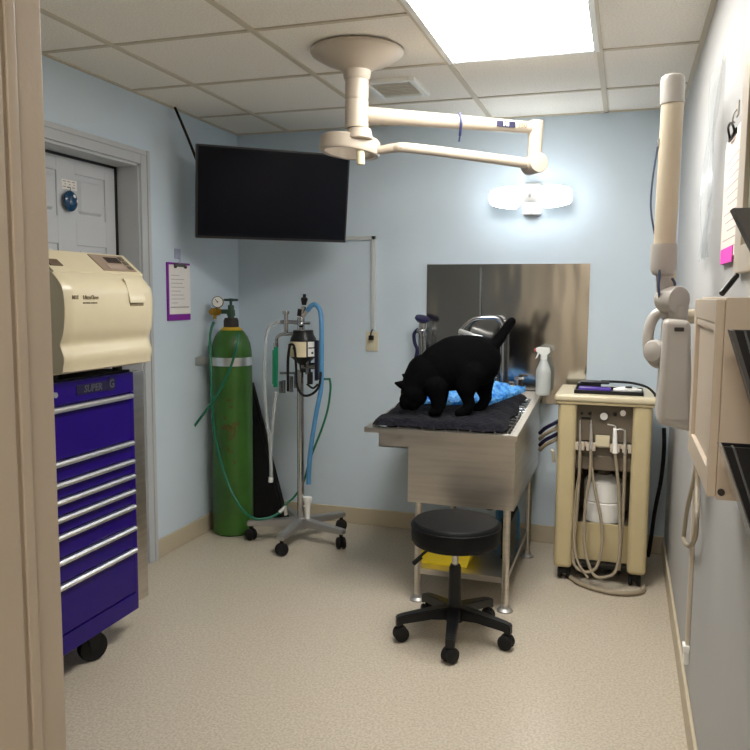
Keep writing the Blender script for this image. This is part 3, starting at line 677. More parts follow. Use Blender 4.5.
# ================================================================== BACK WALL
# conduit and outlet
rw, rz = -1.424, 1.733
b = MB(); b.box((-1.80, YB - .016, rz - .012), (rw + .012, YB, rz + .012), .003); b.box((rw - .012, YB - .016, 1.19), (rw + .012, YB, rz + .012), .003)
tag(b.build('cable_raceway', mat('raceway_paint', rgb(196, 200, 200), .45)), 'pale L-shaped cable raceway on the back wall below the television', 'raceway')
t = thing('wall_outlet', 'ivory wall outlet at the bottom of the pale raceway', 'outlet', (-1.432, YB - .008, 1.065))
MB().box((-1.470, YB - .008, 1.065), (-1.394, YB, 1.182), .003).build('cover_plate', M_outlet, t)
b = MB(); b.box((-1.45, YB - .010, 1.08), (-1.414, YB - .007, 1.112), .002); b.box((-1.45, YB - .010, 1.128), (-1.414, YB - .007, 1.16), .002); b.build('socket_faces', M_outlet, t)
b = MB(); b.box((-1.446, YB - .035, 1.132), (-1.418, YB - .009, 1.16), .004); b.tube([(-1.432, YB - .03, 1.155), (-1.431, YB - .03, 1.175), (-1.426, YB - .016, 1.195)], .004, 8)
tag(b.build('power_plug', M_black), 'black plug pushed into the ivory wall outlet', 'plug')
# steel sheet
t = tag(MB().box((-1.100, YB - .006, .80), (-.190, YB - .001, 1.577)).build('steel_splashback', M_steelback, None, False), 'large shiny stainless steel splashback sheet on the blue wall', 'splashback')
# sconce
sxc, szc = -.507, 1.928
t = thing('wall_light', 'two-lamp wall light glowing white above the steel splashback', 'wall light', (sxc, YB, szc))
MB().box((sxc - .052, YB - .03, szc - .085), (sxc + .052, YB, szc + .078), .008).build('backplate', M_white, t)
b = MB(); b.cyl((sxc - .05, YB - .125, szc), (sxc + .05, YB - .125, szc), .030, n=24, bev=.005); b.cyl((sxc, YB - .03, szc), (sxc, YB - .125, szc), .018, n=16); b.build('lamp_holder', M_white, t); b = MB(); b.sphere((sxc, YB - .156, szc + .004), .009); b.build('finial', M_greysteel, t); b = MB(); b.box((sxc - .045, YB - .05, szc - .088), (sxc + .045, YB - .002, szc - .072), .004); b.build('lower_band', M_greysteel, t); b = MB(); b.box((sxc - .045, YB - .05, szc + .066), (sxc + .045, YB - .002, szc + .082), .004); b.build('upper_band', M_greysteel, t)
for sg in (-1, 1):
    b = MB(); b.lathe([(0, 0), (.034, 0), (.050, .012), (.060, .04), (.060, .075), (.052, .12), (.040, .155), (.030, .165), (0, .167)], (sxc + sg * .05, YB - .125, szc), (sg, 0, 0), 32)
    b.build('shade', M_shade, t)
    b = MB(); vsr, fsr = [], []
    for k in range(13):
        a_ = -1.05 + 2.1 * k / 12
        for rr in (.0, .003):
            for xx, rb in ((.075, .067), (.205, .046)): vsr.append((sxc + sg * xx, YB - .125 + (rb + rr) * math.cos(a_), szc + (rb + rr) * math.sin(a_)))
    for k in range(12):
        i_, j_ = 4 * k, 4 * k + 4
        fsr += [(i_, i_ + 1, j_ + 1, j_), (i_ + 2, j_ + 2, j_ + 3, i_ + 3), (i_, j_, j_ + 2, i_ + 2), (i_ + 1, i_ + 3, j_ + 3, j_ + 1)]
    b.mesh(vsr, fsr); b.build('added_glow_shield', M_white, t)  # hidden shield added to keep the shade's glow off the wall

# ================================================================== EXAM TABLE
TF, TB_, ZF, ZB = 3.325, 4.385, .797, .866
zr = lambda y: ZF + (ZB - ZF) * (y - TF) / (TB_ - TF)
t = thing('wet_table', 'stainless steel wet examination table with deep tub', 'table', (-.66, 3.8, 0))
def slab(mb, x0, x1, y0, y1, dz0, dz1):
    vs = [(x, y, zr(y) + dz) for x in (x0, x1) for y in (y0, y1) for dz in (dz0, dz1)]
    return mb.mesh(vs, [(0, 1, 3, 2), (4, 6, 7, 5), (0, 4, 5, 1), (2, 3, 7, 6), (0, 2, 6, 4), (1, 5, 7, 3)])
lx0, lx1 = -1.114, -.421
b = MB(); rwid = .034
slab(b, lx0, lx1, TF, TF + rwid, -.020, .003); slab(b, lx0, lx1, TB_ - rwid, TB_, -.020, .003)
slab(b, lx0, lx0 + rwid, TF + rwid, TB_ - rwid, -.020, .003); slab(b, lx1 - rwid, lx1, TF + rwid, TB_ - rwid, -.020, .003)
rim = b.build('rim', M_steel, t, False)
b = MB()
# shallow tray to the left, deep tub to the right (outer shells, open top)
slab(b, lx0 + rwid + .033, -.906, TF + .013, TB_ - .04, -.085, -.0801)
slab(b, lx0 + rwid + .033, -.906, TF + .013, TF + .016, -.085, -.019); slab(b, lx0 + rwid + .033, lx0 + rwid + .036, TF + .013, TB_ - .04, -.085, -.019); slab(b, lx0 + rwid + .033, -.906, TB_ - .043, TB_ - .04, -.085, -.019)
b.build('side_tray', M_steel, t, False)
b = MB(); tx0, tx1, zt = -.908, -.430, .470
def wallp(y0, y1, x0, x1):
    vs = [(x, y, z) for x in (x0, x1) for y in (y0, y1) for z in (None, zt)]
    vs = [(x, y, zr(y) - .018 if z is None else z) for x, y, z in vs]
    b.mesh(vs, [(0, 1, 3, 2), (4, 6, 7, 5), (0, 4, 5, 1), (2, 3, 7, 6), (0, 2, 6, 4), (1, 5, 7, 3)])
wallp(TF + .012, TF + .015, tx0, tx1); wallp(TB_ - .043, TB_ - .04, tx0, tx1); wallp(TF + .015, TB_ - .043, tx0, tx0 + .003); wallp(TF + .015, TB_ - .043, tx1 - .003, tx1)
b.box((tx0, TF + .012, zt - .003), (tx1, TB_ - .04, zt)); b.build('tub', M_steel, t, False)
b = MB()     # wire rack over the tub
for k in range(12):
    x = lx0 + .045 + k * (lx1 - lx0 - .09) / 11
    b.tube([(x, TF + .03, zr(TF + .03) + .006), (x, TB_ - .24, zr(TB_ - .24) + .006)], .0035, 6)
for k in range(14):
    y = TF + .03 + k * (TB_ - TF - .27) / 13
    b.tube([(lx0 + .03, y, zr(y) + .0), (lx1 - .022, y, zr(y) + .0)], .0035, 6)
b.build('rack', M_chrome, t)
b = MB(); slab(b, lx0 + rwid, lx1 - rwid, TB_ - .20, TB_ - rwid, -.004, .002); b.build('rear_deck', M_steel, t, False)
for (x, y) in ((-.462, 3.37), (-.864, 3.37), (-.455, 4.14), (-.864, 4.14)):
    b = MB(); b.cyl((x, y, .012), (x, y, zt), .0165, n=20); lg = b.build('leg', M_steel, t)
    b = MB(); b.lathe([(0, 0), (.036, 0), (.036, .006), (.024, .016), (.0205, .03), (0, .03)], (x, y, 0), (0, 0, 1), 20); b.build('foot', M_greysteel, lg)
b = MB(); zs_ = .150
b.box((-.876, 3.372, zs_), (-.462, 4.14, zs_ + .004)); b.box((-.876, 3.362, zs_ - .022), (-.462, 3.374, zs_ + .004), .001); b.box((-.468, 3.37, zs_ - .022), (-.456, 4.14, zs_ + .004), .001); b.box((-.882, 3.37, zs_ - .022), (-.870, 4.14, zs_ + .004), .001)
b.build('lower_shelf', M_steel, t, False)
b = MB(); b.cyl((-.62, 3.8, .40), (-.62, 3.8, .471), .03, n=20); b.tube([(-.62, 3.8, .41), (-.62, 3.8, .36), (-.60, 3.9, .34), (-.6, 4.38, .34)], .022, 12); b.build('drain_pipe', M_black, t)
# faucet on the rear deck
dkz = lambda y: zr(y) + .002
fy = 4.33; fx = at(502, 377, Y=fy).x
t = thing('faucet', 'chrome gooseneck faucet with lever handles behind the cat', 'faucet', (fx, fy, dkz(fy)))
gA = V((fx, fy, dkz(fy)))
FP = lambda x, y, dy=0.0: at(x, y, Y=fy + dy)
b = MB(); b.cyl(gA, gA + V((0, 0, .05)), .022, .018, 20); b.tube([gA + V((0, 0, .04)), FP(502, 335), FP(501, 324), FP(496, 318.5, -.01), FP(486, 317.5, -.02), FP(474, 319, -.03), FP(465, 325, -.04), FP(461, 331, -.045), FP(460, 336, -.05)], .0115, 12); b.build('spout', M_chrome, t)
b = MB(); b.tube([FP(459.5, 331, -.05), FP(466, 333, -.06), FP(474, 336, -.07), FP(482, 338, -.07)], .014, 12); lab(b.build('swivel_nozzle', M_alu, t), 'pale swivel nozzle')
b = MB(); b.cyl(FP(480, 318, .06), FP(480.5, 267, .08), .004, n=10); b.build('riser_rod', M_chrome, t)
b = MB(); b.box((fx - .05, fy - .022, dkz(fy)), (fx + .10, fy + .022, dkz(fy) + .012), .004); b.cyl((fx + .06, fy, dkz(fy) + .03), (fx + .085, fy, dkz(fy) + .03), .012, n=14); b.cyl((fx, fy, dkz(fy) + .03), (fx + .06, fy, dkz(fy) + .03), .012, n=14); b.build('mixer_body', M_chrome, t)
b = MB(); b.cyl((fx + .08, fy, dkz(fy) + .01), (fx + .08, fy, dkz(fy) + .075), .013, n=14); b.box((fx + .07, fy - .03, dkz(fy) + .075), (fx + .125, fy + .01, dkz(fy) + .088), .005); b.build('lever', M_chrome, t)
b = MB(); b.cyl((fx - .035, fy, dkz(fy) + .01), (fx - .035, fy, dkz(fy) + .075), .015, n=14); b.box((fx - .07, fy - .06, dkz(fy) + .075), (fx - .02, fy + .01, dkz(fy) + .09), .005); b.build('lever', M_chrome, t)
# pre-rinse style sprayer at the left
qx, qy = at(421, 360, Y=4.30).x, 4.30
t = thing('spray_hose', 'chrome and dark blue hand sprayer standing left of the cat', 'sprayer', (qx, qy, dkz(qy)))
zz = lambda y: at(421, y, Y=qy).z
b = MB(); b.cyl((qx - .004, qy, dkz(qy)), (qx - .004, qy, zz(336)), .012, n=16); b.cyl((qx + .018, qy, dkz(qy)), (qx + .018, qy, zz(336)), .009, n=14); b.sphere((qx, qy, zz(331)), .030, (1, .8, .7)); b.cyl((qx + .004, qy, zz(336)), (qx + .006, qy, zz(322)), .020, n=16); b.build('stand_pipe', M_chrome, t)
b = MB(); b.lathe([(0, -.016), (.032, -.014), (.044, 0), (.040, .012), (0, .016)], (qx + .006, qy - .01, zz(319)), (.25, -.25, .9), 24); b.tube([(qx - .018, qy, zz(329)), (qx - .042, qy, zz(334)), (qx - .038, qy, zz(343)), (qx - .024, qy, zz(350)), (qx - .036, qy, zz(362))], .010, 10); lab(b.build('spray_head', mat('dark_navy_plastic', rgb(26, 24, 66), .35), t), 'dark navy spray head and hose')

# spray bottle
bp_ = at(543, 388, Y=4.30); bx, by = bp_.x, 4.30; bz = dkz(by)
t = thing('spray_bottle', 'white trigger spray bottle on the rear corner of the table', 'spray bottle', (bx, by, bz))
b = MB(); b.lathe([(0, 0), (.036, 0), (.040, .006), (.040, .13), (.036, .145), (.018, .190), (.015, .20), (0, .20)], (bx, by, bz), (0, 0, 1), 32); b.build('body', M_bottle, t)
b = MB(); b.cyl((bx, by, bz + .195), (bx, by, bz + .222), .018, n=24); b.prism([(bx - .040, bz + .235), (bx - .044, bz + .255), (bx - .03, bz + .262), (bx + .030, bz + .258), (bx + .034, bz + .235), (bx + .016, bz + .218), (bx - .014, bz + .218)], 'Y', by - .013, by + .013, .004); b.build('spray_head', M_white, t)
b = MB(); b.prism([(bx - .030, bz + .240), (bx - .022, bz + .240), (bx - .034, bz + .205), (bx - .046, bz + .195), (bx - .040, bz + .21)], 'Y', by - .006, by + .006); b.build('trigger', M_white, t)
b = MB(); b.box((bx - .052, by - .008, bz + .237), (bx - .040, by + .008, bz + .254), .003); lab(b.build('nozzle', mat('red_nozzle', rgb(200, 90, 90), .5), t), 'reddish nozzle')

# fleece pad
mt0 = .0108
def pad_z(x, y): return zr(y) + mt0
px0, px1, py0, py1 = -1.085, -.485, 3.352, 4.15
NX, NY = 60, 70
vs, fs = [], []
def hnoise(x, y):
    return .004 * math.sin(x * 23 + 1.3 * math.sin(y * 11)) * math.sin(y * 19 + 1) + .0025 * math.sin(x * 61 + y * 43) + .0015 * math.sin(x * 130 - y * 110)
for s_ in (0, 1):
    for i in range(NX + 1):
        for j in range(NY + 1):
            u, v = i / NX, j / NY
            x = px0 + (px1 - px0) * u; y = py0 + (py1 - py0) * v
            # right edge slants: narrower at the back
            x = px0 + (px1 - px0) * u + .012 * math.sin(v * 14) * (u if u > .5 else -(1 - u)) * .7
            y += .008 * math.sin(u * 17) * (1 if v > .5 else -1) * abs(v - .5) * 2
            e = min(u, 1 - u) * (px1 - px0); g = min(v, 1 - v) * (py1 - py0); ed = min(e, g)
            hh = .028 * min(1, (max(ed, 0) / .03)) ** .5
            vs.append((x, y, pad_z(x, y) + (0 if s_ == 0 else hh + hnoise(x, y) * min(1, ed / .02))))
W = (NX + 1) * (NY + 1)
for i in range(NX):
    for j in range(NY):
        k = i * (NY + 1) + j
        fs.append((k, k + 1, k + NY + 2, k + NY + 1)); fs.append((W + k, W + k + NY + 1, W + k + NY + 2, W + k + 1))
b = MB(); b.mesh(vs, fs); bmesh.ops.remove_doubles(b.bm, verts=b.bm.verts, dist=.0003)
tag(b.build('fleece_pad', M_mat), 'dark charcoal fleece pad covering the steel table under the cat', 'pad')
pad_top = lambda y: zr(y) + mt0 + .028

# crumpled bright blue sheet behind the cat's legs
NX, NY = 60, 30; vs, fs = [], []
A_, B_ = V((-1.0, 4.00)), V((-.50, 4.16))
for s_ in (0, 1):
    for i in range(NX + 1):
        for j in range(NY + 1):
            u, v = i / NX, j / NY
            x = -.95 + (.33 + .13 * v) * u; y = 3.705 + .41 * v + .05 * u + .012 * math.sin(u * 12)
            e = min(u * .4, (1 - u) * .4, v * .41, (1 - v) * .41)
            hh = .012 + .034 * min(1, e / .06) * (.65 + .35 * math.sin(u * 9 + 1)) + .010 * v + .010 * math.sin(u * 40 + 5 * v) * math.sin(v * 17 + u * 9) + .006 * math.sin(u * 77 - v * 31)
            if s_ == 0: hh = .010
            hh = max(hh, .014) if s_ else hh
            vs.append((x, y, pad_top(y) + (hh if s_ else -.0) * (1 if s_ else 0) + (.002)))
W = (NX + 1) * (NY + 1)
for i in range(NX):
    for j in range(NY):
        k = i * (NY + 1) + j
        fs.append((k, k + 1, k + NY + 2, k + NY + 1)); fs.append((W + k, W + k + NY + 1, W + k + NY + 2, W + k + 1))
for i in range(NX):
    for j in (0, NY):
        k = i * (NY + 1) + j; fs.append((k, k + NY + 1, W + k + NY + 1, W + k))
for j in range(NY):
    for i in (0, NX):
        k = i * (NY + 1) + j; fs.append((k, k + 1, W + k + 1, W + k))
tag(MB().mesh(vs, fs).build('crumpled_sheet', M_bluepad), 'crumpled bright blue plastic sheet on the pad behind the cat', 'sheet')

# ------------------------------------------------------------------ cat
lo_, hi_ = 3.36, 3.95
for _ in range(40):
    ym_ = (lo_ + hi_) / 2
    if at(455, 414, Y=ym_).z > pad_top(ym_): lo_ = ym_
    else: hi_ = ym_
CO = at(455, 414, Y=lo_); CO.z = pad_top(lo_) - .001
cr = V((RX.x, RX.y, 0)).normalized(); cb = V((-cr.y, cr.x, 0))     # right in the picture, away from the picture
sc_ = (V((CO.x, CO.y, CO.z)) - CAM).dot(FW) / F
CO2 = CO
def cp_(x, y, v=0.0): return CO2 + cr * ((x - 455) * sc_) + V((0, 0, (414 - y) * sc_)) + cb * v
Rc = Matrix(((cr.x, cb.x, 0), (cr.y, cb.y, 0), (0, 0, 1))).to_4x4()
cat = MB()
def blob(x, y, r, v=0.0, vs_=1.0, hs=1.0):
    bb = bmesh.new(); bmesh.ops.create_icosphere(bb, subdivisions=3, radius=r * sc_)
    cat._add(bb, Matrix.Translation(cp_(x, y, v)) @ Rc @ Matrix.Diagonal((hs, vs_, 1, 1)))
def chain(pts, vs_=1.0):
    for a, c in zip(pts, pts[1:]):
        n = max(2, int(math.hypot(a[0] - c[0], a[1] - c[1]) / 2.0))
        for k in range(n + 1):
            q = k / n; blob(*(a[i] + (c[i] - a[i]) * q for i in range(4)), vs_)
chain([(434, 371.5, 21, 0), (443, 366.5, 25, 0), (455, 362.5, 27.5, 0), (466, 361.5, 27, 0), (474.5, 360.5, 25.5, 0), (481.5, 358, 18.5, 0)], .66)
chain([(433, 372, 21, 0), (425, 373, 19.5, 0), (418.5, 379, 16, -.005), (413.5, 388, 13, -.01)], .75)
blob(413, 391.5, 12.8, -.010, .9); blob(407.5, 399.5, 8.6, -.012, .95); blob(405.5, 403, 6.6, -.012, 1.0); blob(412.5, 402, 8.4, -.010, .95); blob(417, 396, 10, -.01, .95)
chain([(406.5, 385.5, 6.0, -.022), (401, 384, 4.2, -.026), (394.8, 382.2, 1.5, -.030)], .5)
chain([(411, 380.5, 6, .036), (407, 377.5, 4, .042), (402.5, 375.5, 1.5, .046)], .5)
# front legs
chain([(434, 384, 12.5, -.042), (436.5, 395, 8.0, -.045), (437, 403, 6.7, -.045), (436.5, 408.6, 5.9, -.045), (432.5, 410.4, 4.8, -.045)], .8)
chain([(438, 382, 12.5, .036), (442, 394, 7.4, .04), (441.5, 402, 6.2, .04), (441, 406, 5.4, .04), (438, 407.4, 4.6, .04)], .8)
# hind legs: thigh, knee forward, hock back, shank, paw
chain([(469, 369, 17, -.036), (464.5, 384, 11.2, -.05), (465, 393.5, 7.0, -.05), (468, 401, 5.8, -.05), (465, 408.5, 5.4, -.05), (459.5, 410.6, 4.7, -.05), (457, 411, 4.0, -.05)], .7)
chain([(479, 367, 17.5, .03), (483, 380, 12.2, .042), (485, 390.5, 8.2, .042), (487, 398, 6.0, .042), (483.5, 406, 5.4, .042), (479, 407.8, 4.6, .042), (476, 408.2, 4.0, .042)], .7)
# tail, held up
chain([(485, 349.5, 9, 0), (491, 345, 7, 0), (496, 341, 5.8, .004), (501.5, 332.5, 5.0, .006), (506.5, 325, 4.8, .006), (509.5, 321.2, 4.4, .006)])
cme = cat
co = cme.build('cat_tmp', M_fur, None)
md = co.modifiers.new('r', 'REMESH'); md.mode = 'VOXEL'; md.voxel_size = .0042; md.use_smooth_shade = True
md = co.modifiers.new('s', 'SMOOTH'); md.factor = .5; md.iterations = 4
dg = bpy.context.evaluated_depsgraph_get(); dg.update()
me = bpy.data.meshes.new_from_object(co.evaluated_get(dg)); loc = co.location.copy()
bpy.data.objects.remove(co)
me.name = 'cat'; me.materials.clear(); me.materials.append(M_fur)
me.polygons.foreach_set('use_smooth', [True] * len(me.polygons))
catO = bpy.data.objects.new('cat', me); COL.objects.link(catO); catO.location = loc
tag(catO, 'black cat sniffing the charcoal pad with its tail raised', 'cat')
for (x, y, v) in ((402.6, 393.0, -.036), (403.2, 392.0, .022)):
    MB().sphere(cp_(x, y, v), .0048).build('eye', M_eye, catO)
MB().sphere(cp_(399.8, 402.6, -.012), .0050, (1, 1.2, .8)).build('nose', M_black, catO)

# shelf contents
t = thing('storage_bin', 'yellow plastic bin on the shelf under the table', 'bin', (-.76, 3.525, .154))
b = MB(); zb = .154
o_ = [(-.87, 3.435), (-.65, 3.435), (-.65, 3.635), (-.87, 3.635)]; tp = [(-.895, 3.405), (-.615, 3.405), (-.615, 3.665), (-.895, 3.665)]; ti_ = [(-.885, 3.415), (-.625, 3.415), (-.625, 3.655), (-.885, 3.655)]; oi = [(-.86, 3.445), (-.66, 3.445), (-.66, 3.625), (-.86, 3.625)]
vs = [(x, y, zb) for x, y in o_] + [(x, y, zb + .11) for x, y in tp] + [(x, y, zb + .11) for x, y in ti_] + [(x, y, zb + .006) for x, y in oi]
fs = [(0, 1, 2, 3), (12, 13, 14, 15)]
for L_ in (0, 4, 8):
    for k in range(4): fs.append((L_ + k, L_ + (k + 1) % 4, L_ + 4 + (k + 1) % 4, L_ + 4 + k))
b.mesh(vs, fs); b.build('tub', M_yellow, t, False)
b = MB(); b.box((-.902, 3.398, zb + .104), (-.608, 3.407, zb + .116), .003); b.box((-.902, 3.663, zb + .104), (-.608, 3.672, zb + .116), .003); b.box((-.902, 3.407, zb + .104), (-.894, 3.663, zb + .116), .003); b.box((-.616, 3.407, zb + .104), (-.608, 3.663, zb + .116), .003); b.build('lip', M_yellow, t)
t = thing('jug', 'teal blue plastic jug on the rear of the shelf under the table', 'jug', (-.52, 3.93, .154))
b = MB(); b.lathe([(0, 0), (.055, 0), (.062, .008), (.062, .14), (.05, .175), (.022, .2), (.02, .215), (0, .215)], (-.535, 3.93, .154), (0, 0, 1), 28); b.build('body', M_teal, t)
b = MB(); b.cyl((-.535, 3.93, .369), (-.535, 3.93, .385), .024, n=20); b.build('cap', M_white, t)
t = thing('box', 'tall narrow black box on the shelf behind the front right table leg', 'box', (-.53, 3.75, .154))
b = MB(); b.box((-.52, 3.60, .154), (-.475, 3.84, .345), .006); b.build('body', M_black, t); MB().box((-.523, 3.596, .345), (-.472, 3.844, .348), .004).build('lid', M_black, t)

# bundle of cords hanging between table and cart
t = thing('cord_bundle', 'dark blue and white cord bundle hanging beside the cart', 'cords', at(547, 445, Y=4.02))
for (y0, sag, m) in ((424, 10, 'n'), (430, 9, 'w'), (436, 9, 'n'), (441, 8, 'w')):
    pts = [at(540, y0 + 9, Y=4.10), at(544, y0 + 5, Y=4.06), at(549, y0 + 2, Y=4.04), at(553, y0, Y=4.03), at(558, y0 - 3, Y=4.06)]
    MB().tube(pts, .010, 8).build('cord', M_bluedark if m == 'n' else M_greyhose, t)
b = MB(); b.tube([at(551, 450, Y=4.04), at(553, 452, Y=4.04), at(554, 462, Y=4.06)], .008, 8); b.cyl(at(558, 420, Y=4.06), at(558, 462, Y=4.06), .008, n=10); lab(b.build('hanger', M_outlet, t), 'ivory hanger strap')

# ================================================================== STOOL
cx, cy = -.620, 3.03
t = thing('rolling_stool', 'black round vinyl stool on five casters before the table', 'stool', (cx, cy, 0))
MB().lathe([(0, .400), (.150, .400), (.172, .404), (.178, .412), (.180, .43), (.180, .474), (.176, .488), (.168, .495), (.10, .500), (0, .501)], (cx, cy, 0), (0, 0, 1), 56).build('seat', M_vinyl, t)
b = MB(); b.tube([(cx + .1805 * math.cos(a), cy + .1805 * math.sin(a), .476) for a in [2 * PI * k / 32 for k in range(32)]], .0035, 6, 2, True, True); b.build('piping', M_vinyl, t)
MB().cyl((cx, cy, .30), (cx, cy, .402), .0135, n=20).build('gas_piston', M_chrome, t)
b = MB(); b.lathe([(0, .075), (.036, .075), (.036, .13), (.027, .145), (.024, .30), (.019, .312), (0, .312)], (cx, cy, 0), (0, 0, 1), 28); b.build('column', M_black, t)
b = MB(); b.box((cx - .06, cy - .06, .390), (cx + .06, cy + .06, .401), .003); b.tube([(cx - .04, cy - .02, .390), (cx - .10, cy - .045, .376), (cx - .155, cy - .06, .325)], .006, 8); b.tube([(cx - .13, cy - .053, .345), (cx - .160, cy - .062, .316)], .010, 8); b.build('height_lever', M_black, t)
for k in range(5):
    a = math.radians(-82 + 72 * k); dv = V((math.cos(a), math.sin(a), 0)); s_ = V((-dv.y, dv.x, 0)); c = V((cx, cy, 0)); L = .222
    vs = []
    for (q, w, z0, z1) in ((.015, .026, .085, .140), (.10, .023, .090, .130), (L - .01, .019, .076, .112), (L + .020, .018, .062, .104)):
        for sg in (-1, 1):
            for z in (z0, z1): vs.append(c + dv * q + s_ * sg * w + V((0, 0, z)))
    fs = [(0, 1, 3, 2), (12, 14, 15, 13)]
    for m_ in (0, 4, 8): fs += [(m_, m_ + 4, m_ + 5, m_ + 1), (m_ + 2, m_ + 3, m_ + 7, m_ + 6), (m_, m_ + 2, m_ + 6, m_ + 4), (m_ + 1, m_ + 5, m_ + 7, m_ + 3)]
    b = MB(); b.mesh(vs, fs); bmesh.ops.bevel(b.bm, geom=[e for e in b.bm.edges if e.calc_face_angle(0) > .5], offset=.004, segments=2, affect='EDGES')
    lg = b.build('leg', M_black, t)
    w = c + dv * L; ca = a + (.9, 1.5, .4, 1.2, 1.7)[k]; sp = V((math.cos(ca), math.sin(ca), 0))
    b = MB(); b.cyl(w + V((0, 0, .045)), w + V((0, 0, .085)), .009, n=12)
    for sg in (-1, 1): b.lathe([(0, -.011), (.022, -.011), (.029, -.007), (.031, 0), (.029, .007), (.022, .011), (0, .011)], w + sp * sg * .015 + V((0, 0, .031)), sp, 20)
    b.prism([(-.030, .026), (-.022, .05), (0, .060), (.022, .05), (.030, .026)], 'X', -.006, .006)
    for v in b.bm.verts:
        if (v.co - V((0, 0, v.co.z))).length < .05: v.co = Matrix.Translation(w) @ Matrix.Rotation(ca, 4, 'Z') @ v.co
    b.build('caster', M_rubber, lg)

# ================================================================== DENTAL CART
KX0, KX1, KY0, KY1 = -.292, .142, 3.83, 4.26
t = thing('dental_cart', 'cream wheeled dental delivery cart with looped hoses', 'cart', ((KX0 + KX1) / 2, 4.04, 0))
kz = .895
for (x0, x1) in ((KX0, KX0 + .088), (KX1 - .088, KX1)):
    MB().box((x0, KY0, .065), (x1, KY0 + .085, kz), .022, None, 4).build('front_column', M_cart, t)
MB().box((KX0 + .012, KY0 + .07, .09), (KX0 + .030, KY1 - .02, kz), .004).build('side_panel', M_cart, t)
MB().box((KX1 - .030, KY0 + .07, .09), (KX1 - .012, KY1 - .02, kz), .004).build('side_panel', M_cart, t)
MB().box((KX0 + .02, KY1 - .04, .09), (KX1 - .02, KY1 - .02, kz), .004).build('back_panel', M_dk, t)
b = MB(); b.box((KX0 - .018, KY0 - .015, kz), (KX1 + .018, KY1, kz + .036), .014, None, 4); b.build('top', M_cream, t)
b = MB(); b.box((KX0 - .006, KY0 - .006, kz - .012), (KX1 + .006, KY1 - .004, kz + .001), .004); b.build('top_trim', M_cart, t)
ix0, ix1 = KX0 + .088, KX1 - .088
zc_ = lambda y: at(604, y, Y=KY0 + .06).z
pnl = MB(); pnl.box((ix0 - .005, KY0 + .055, zc_(441)), (ix1 + .005, KY0 + .075, kz)); pn = pnl.build('control_panel', M_dk, t)
g0 = at(604, 416, Y=KY0 + .055)
b = MB(); b.cyl(g0, g0 + V((0, -.012, 0)), .023, n=28, bev=.002); gq = b.build('pressure_gauge', M_dgrey, pn)
b = MB(); b.cyl(g0 + V((0, -.012, 0)), g0 + V((0, -.0128, 0)), .018, n=24); b.build('dial', M_white, gq)
for (x, y, r) in ((590, 413, .009), (615, 414, .010), (582, 413, .007), (623, 413, .014)):
    q = at(x, y, Y=KY0 + .055); MB().cyl(q, q + V((0, -.014, 0)), r, n=16, bev=.002).build('control_knob', M_alu if r > .012 else M_black, pn)
q = at(586, 418, Y=KY0 + .055); b = MB(); b.box(q - V((.022, .004, .006)), q + V((.022, .001, .006)), .001); b.build('switch_plate', M_black, pn)
b = MB(); b.box((ix0 - .005, KY0 + .035, zc_(447)), (ix1 + .005, KY0 + .055, zc_(442.5)), .003)
for x in (577, 583, 588, 594, 612, 618, 624, 630):
    q = at(x, 445, Y=KY0 + .035); b.box((q.x - .008, KY0 + .012, zc_(450)), (q.x + .008, KY0 + .04, zc_(442)), .003)
b.build('holder_bar', M_creamy, t)
q = at(602.5, 440, Y=KY0 + .03); MB().box((q.x - .033, KY0 + .028, zc_(445.5)), (q.x + .033, KY0 + .04, zc_(434.5)), .003).build('holder_plate', M_cream, t)
MB().box((ix0 - .004, KY0 + .05, zc_(470)), (ix1 + .004, KY0 + .075, zc_(456)), .003).build('drawer_front', M_dk, t)
MB().box((ix0 - .004, KY0 + .06, zc_(456)), (ix1 + .004, KY0 + .085, zc_(442))).build('recess_panel', M_dk, t)
MB().box((ix0 - .004, KY0 + .075, .095), (ix1 + .004, KY0 + .09, zc_(525)), .003).build('lower_panel', M_cart, t)
MB().box((KX0 + .03, KY0 + .09, zc_(527) - .01), (KX1 - .03, KY1 - .04, zc_(527))).build('inner_shelf', M_dk, t)
MB().box((KX0 + .02, KY0 + .03, .07), (KX1 - .02, KY1 - .02, .092), .004).build('base_frame', M_black, t)
bz0 = zc_(527)
tb = thing('water_bottle', 'translucent white bottle inside the open bay of the cart', 'bottle', (.0, 4.05, bz0))
q = at(607, 500, Y=KY0 + .15)
b = MB(); b.lathe([(0, 0), (.085, 0), (.094, .008), (.094, .10), (.089, .106), (.094, .112), (.094, .205), (.075, .225), (.035, .24), (0, .24)], (q.x - .02, KY0 + .19, bz0), (0, 0, 1), 32); b.build('body', M_white, tb)
b = MB(); b.cyl((q.x - .02, KY0 + .19, bz0 + .238), (q.x - .02, KY0 + .19, bz0 + .262), .037, n=24); b.build('cap', M_dk, tb)
# hand instruments in the holders
def inst(x, ytop, ybot, r, m, label, kind=0):
    p1, p0 = at(x, ytop, Y=KY0 + .022), at(x, ybot, Y=KY0 + .022)
    tt = thing('handpiece', label, 'instrument', p0)
    b = MB(); b.cyl(p0, p1, r, r * .6, 14); b.build('handle', m, tt)
    b = MB()
    if kind == 0: b.cyl(p1, p1 + V((0, 0, .02)), r * .45, r * .3, 10)
    elif kind == 1: b.tube([p1 - V((0, 0, .003)), p1 + V((0, -.004, .01)), p1 + V((-.035, -.01, .018))], .0035, 8)
    else: b.tube([p1 - V((0, 0, .003)), p1 + V((-.02, -.004, .004)), p1 + V((-.05, -.006, -.004))], .003, 8)
    b.build('tip', M_alu, tt)
    return p0
i0 = inst(580, 424, 451, .006, M_alu, 'thin steel handpiece leftmost in the cart holder')
i1 = inst(591, 424, 449, .009, M_alu, 'steel handpiece second from the left in the cart holder')
i2 = inst(615, 428, 453, .014, M_white, 'thick white syringe handpiece right of the holder plate', 1)
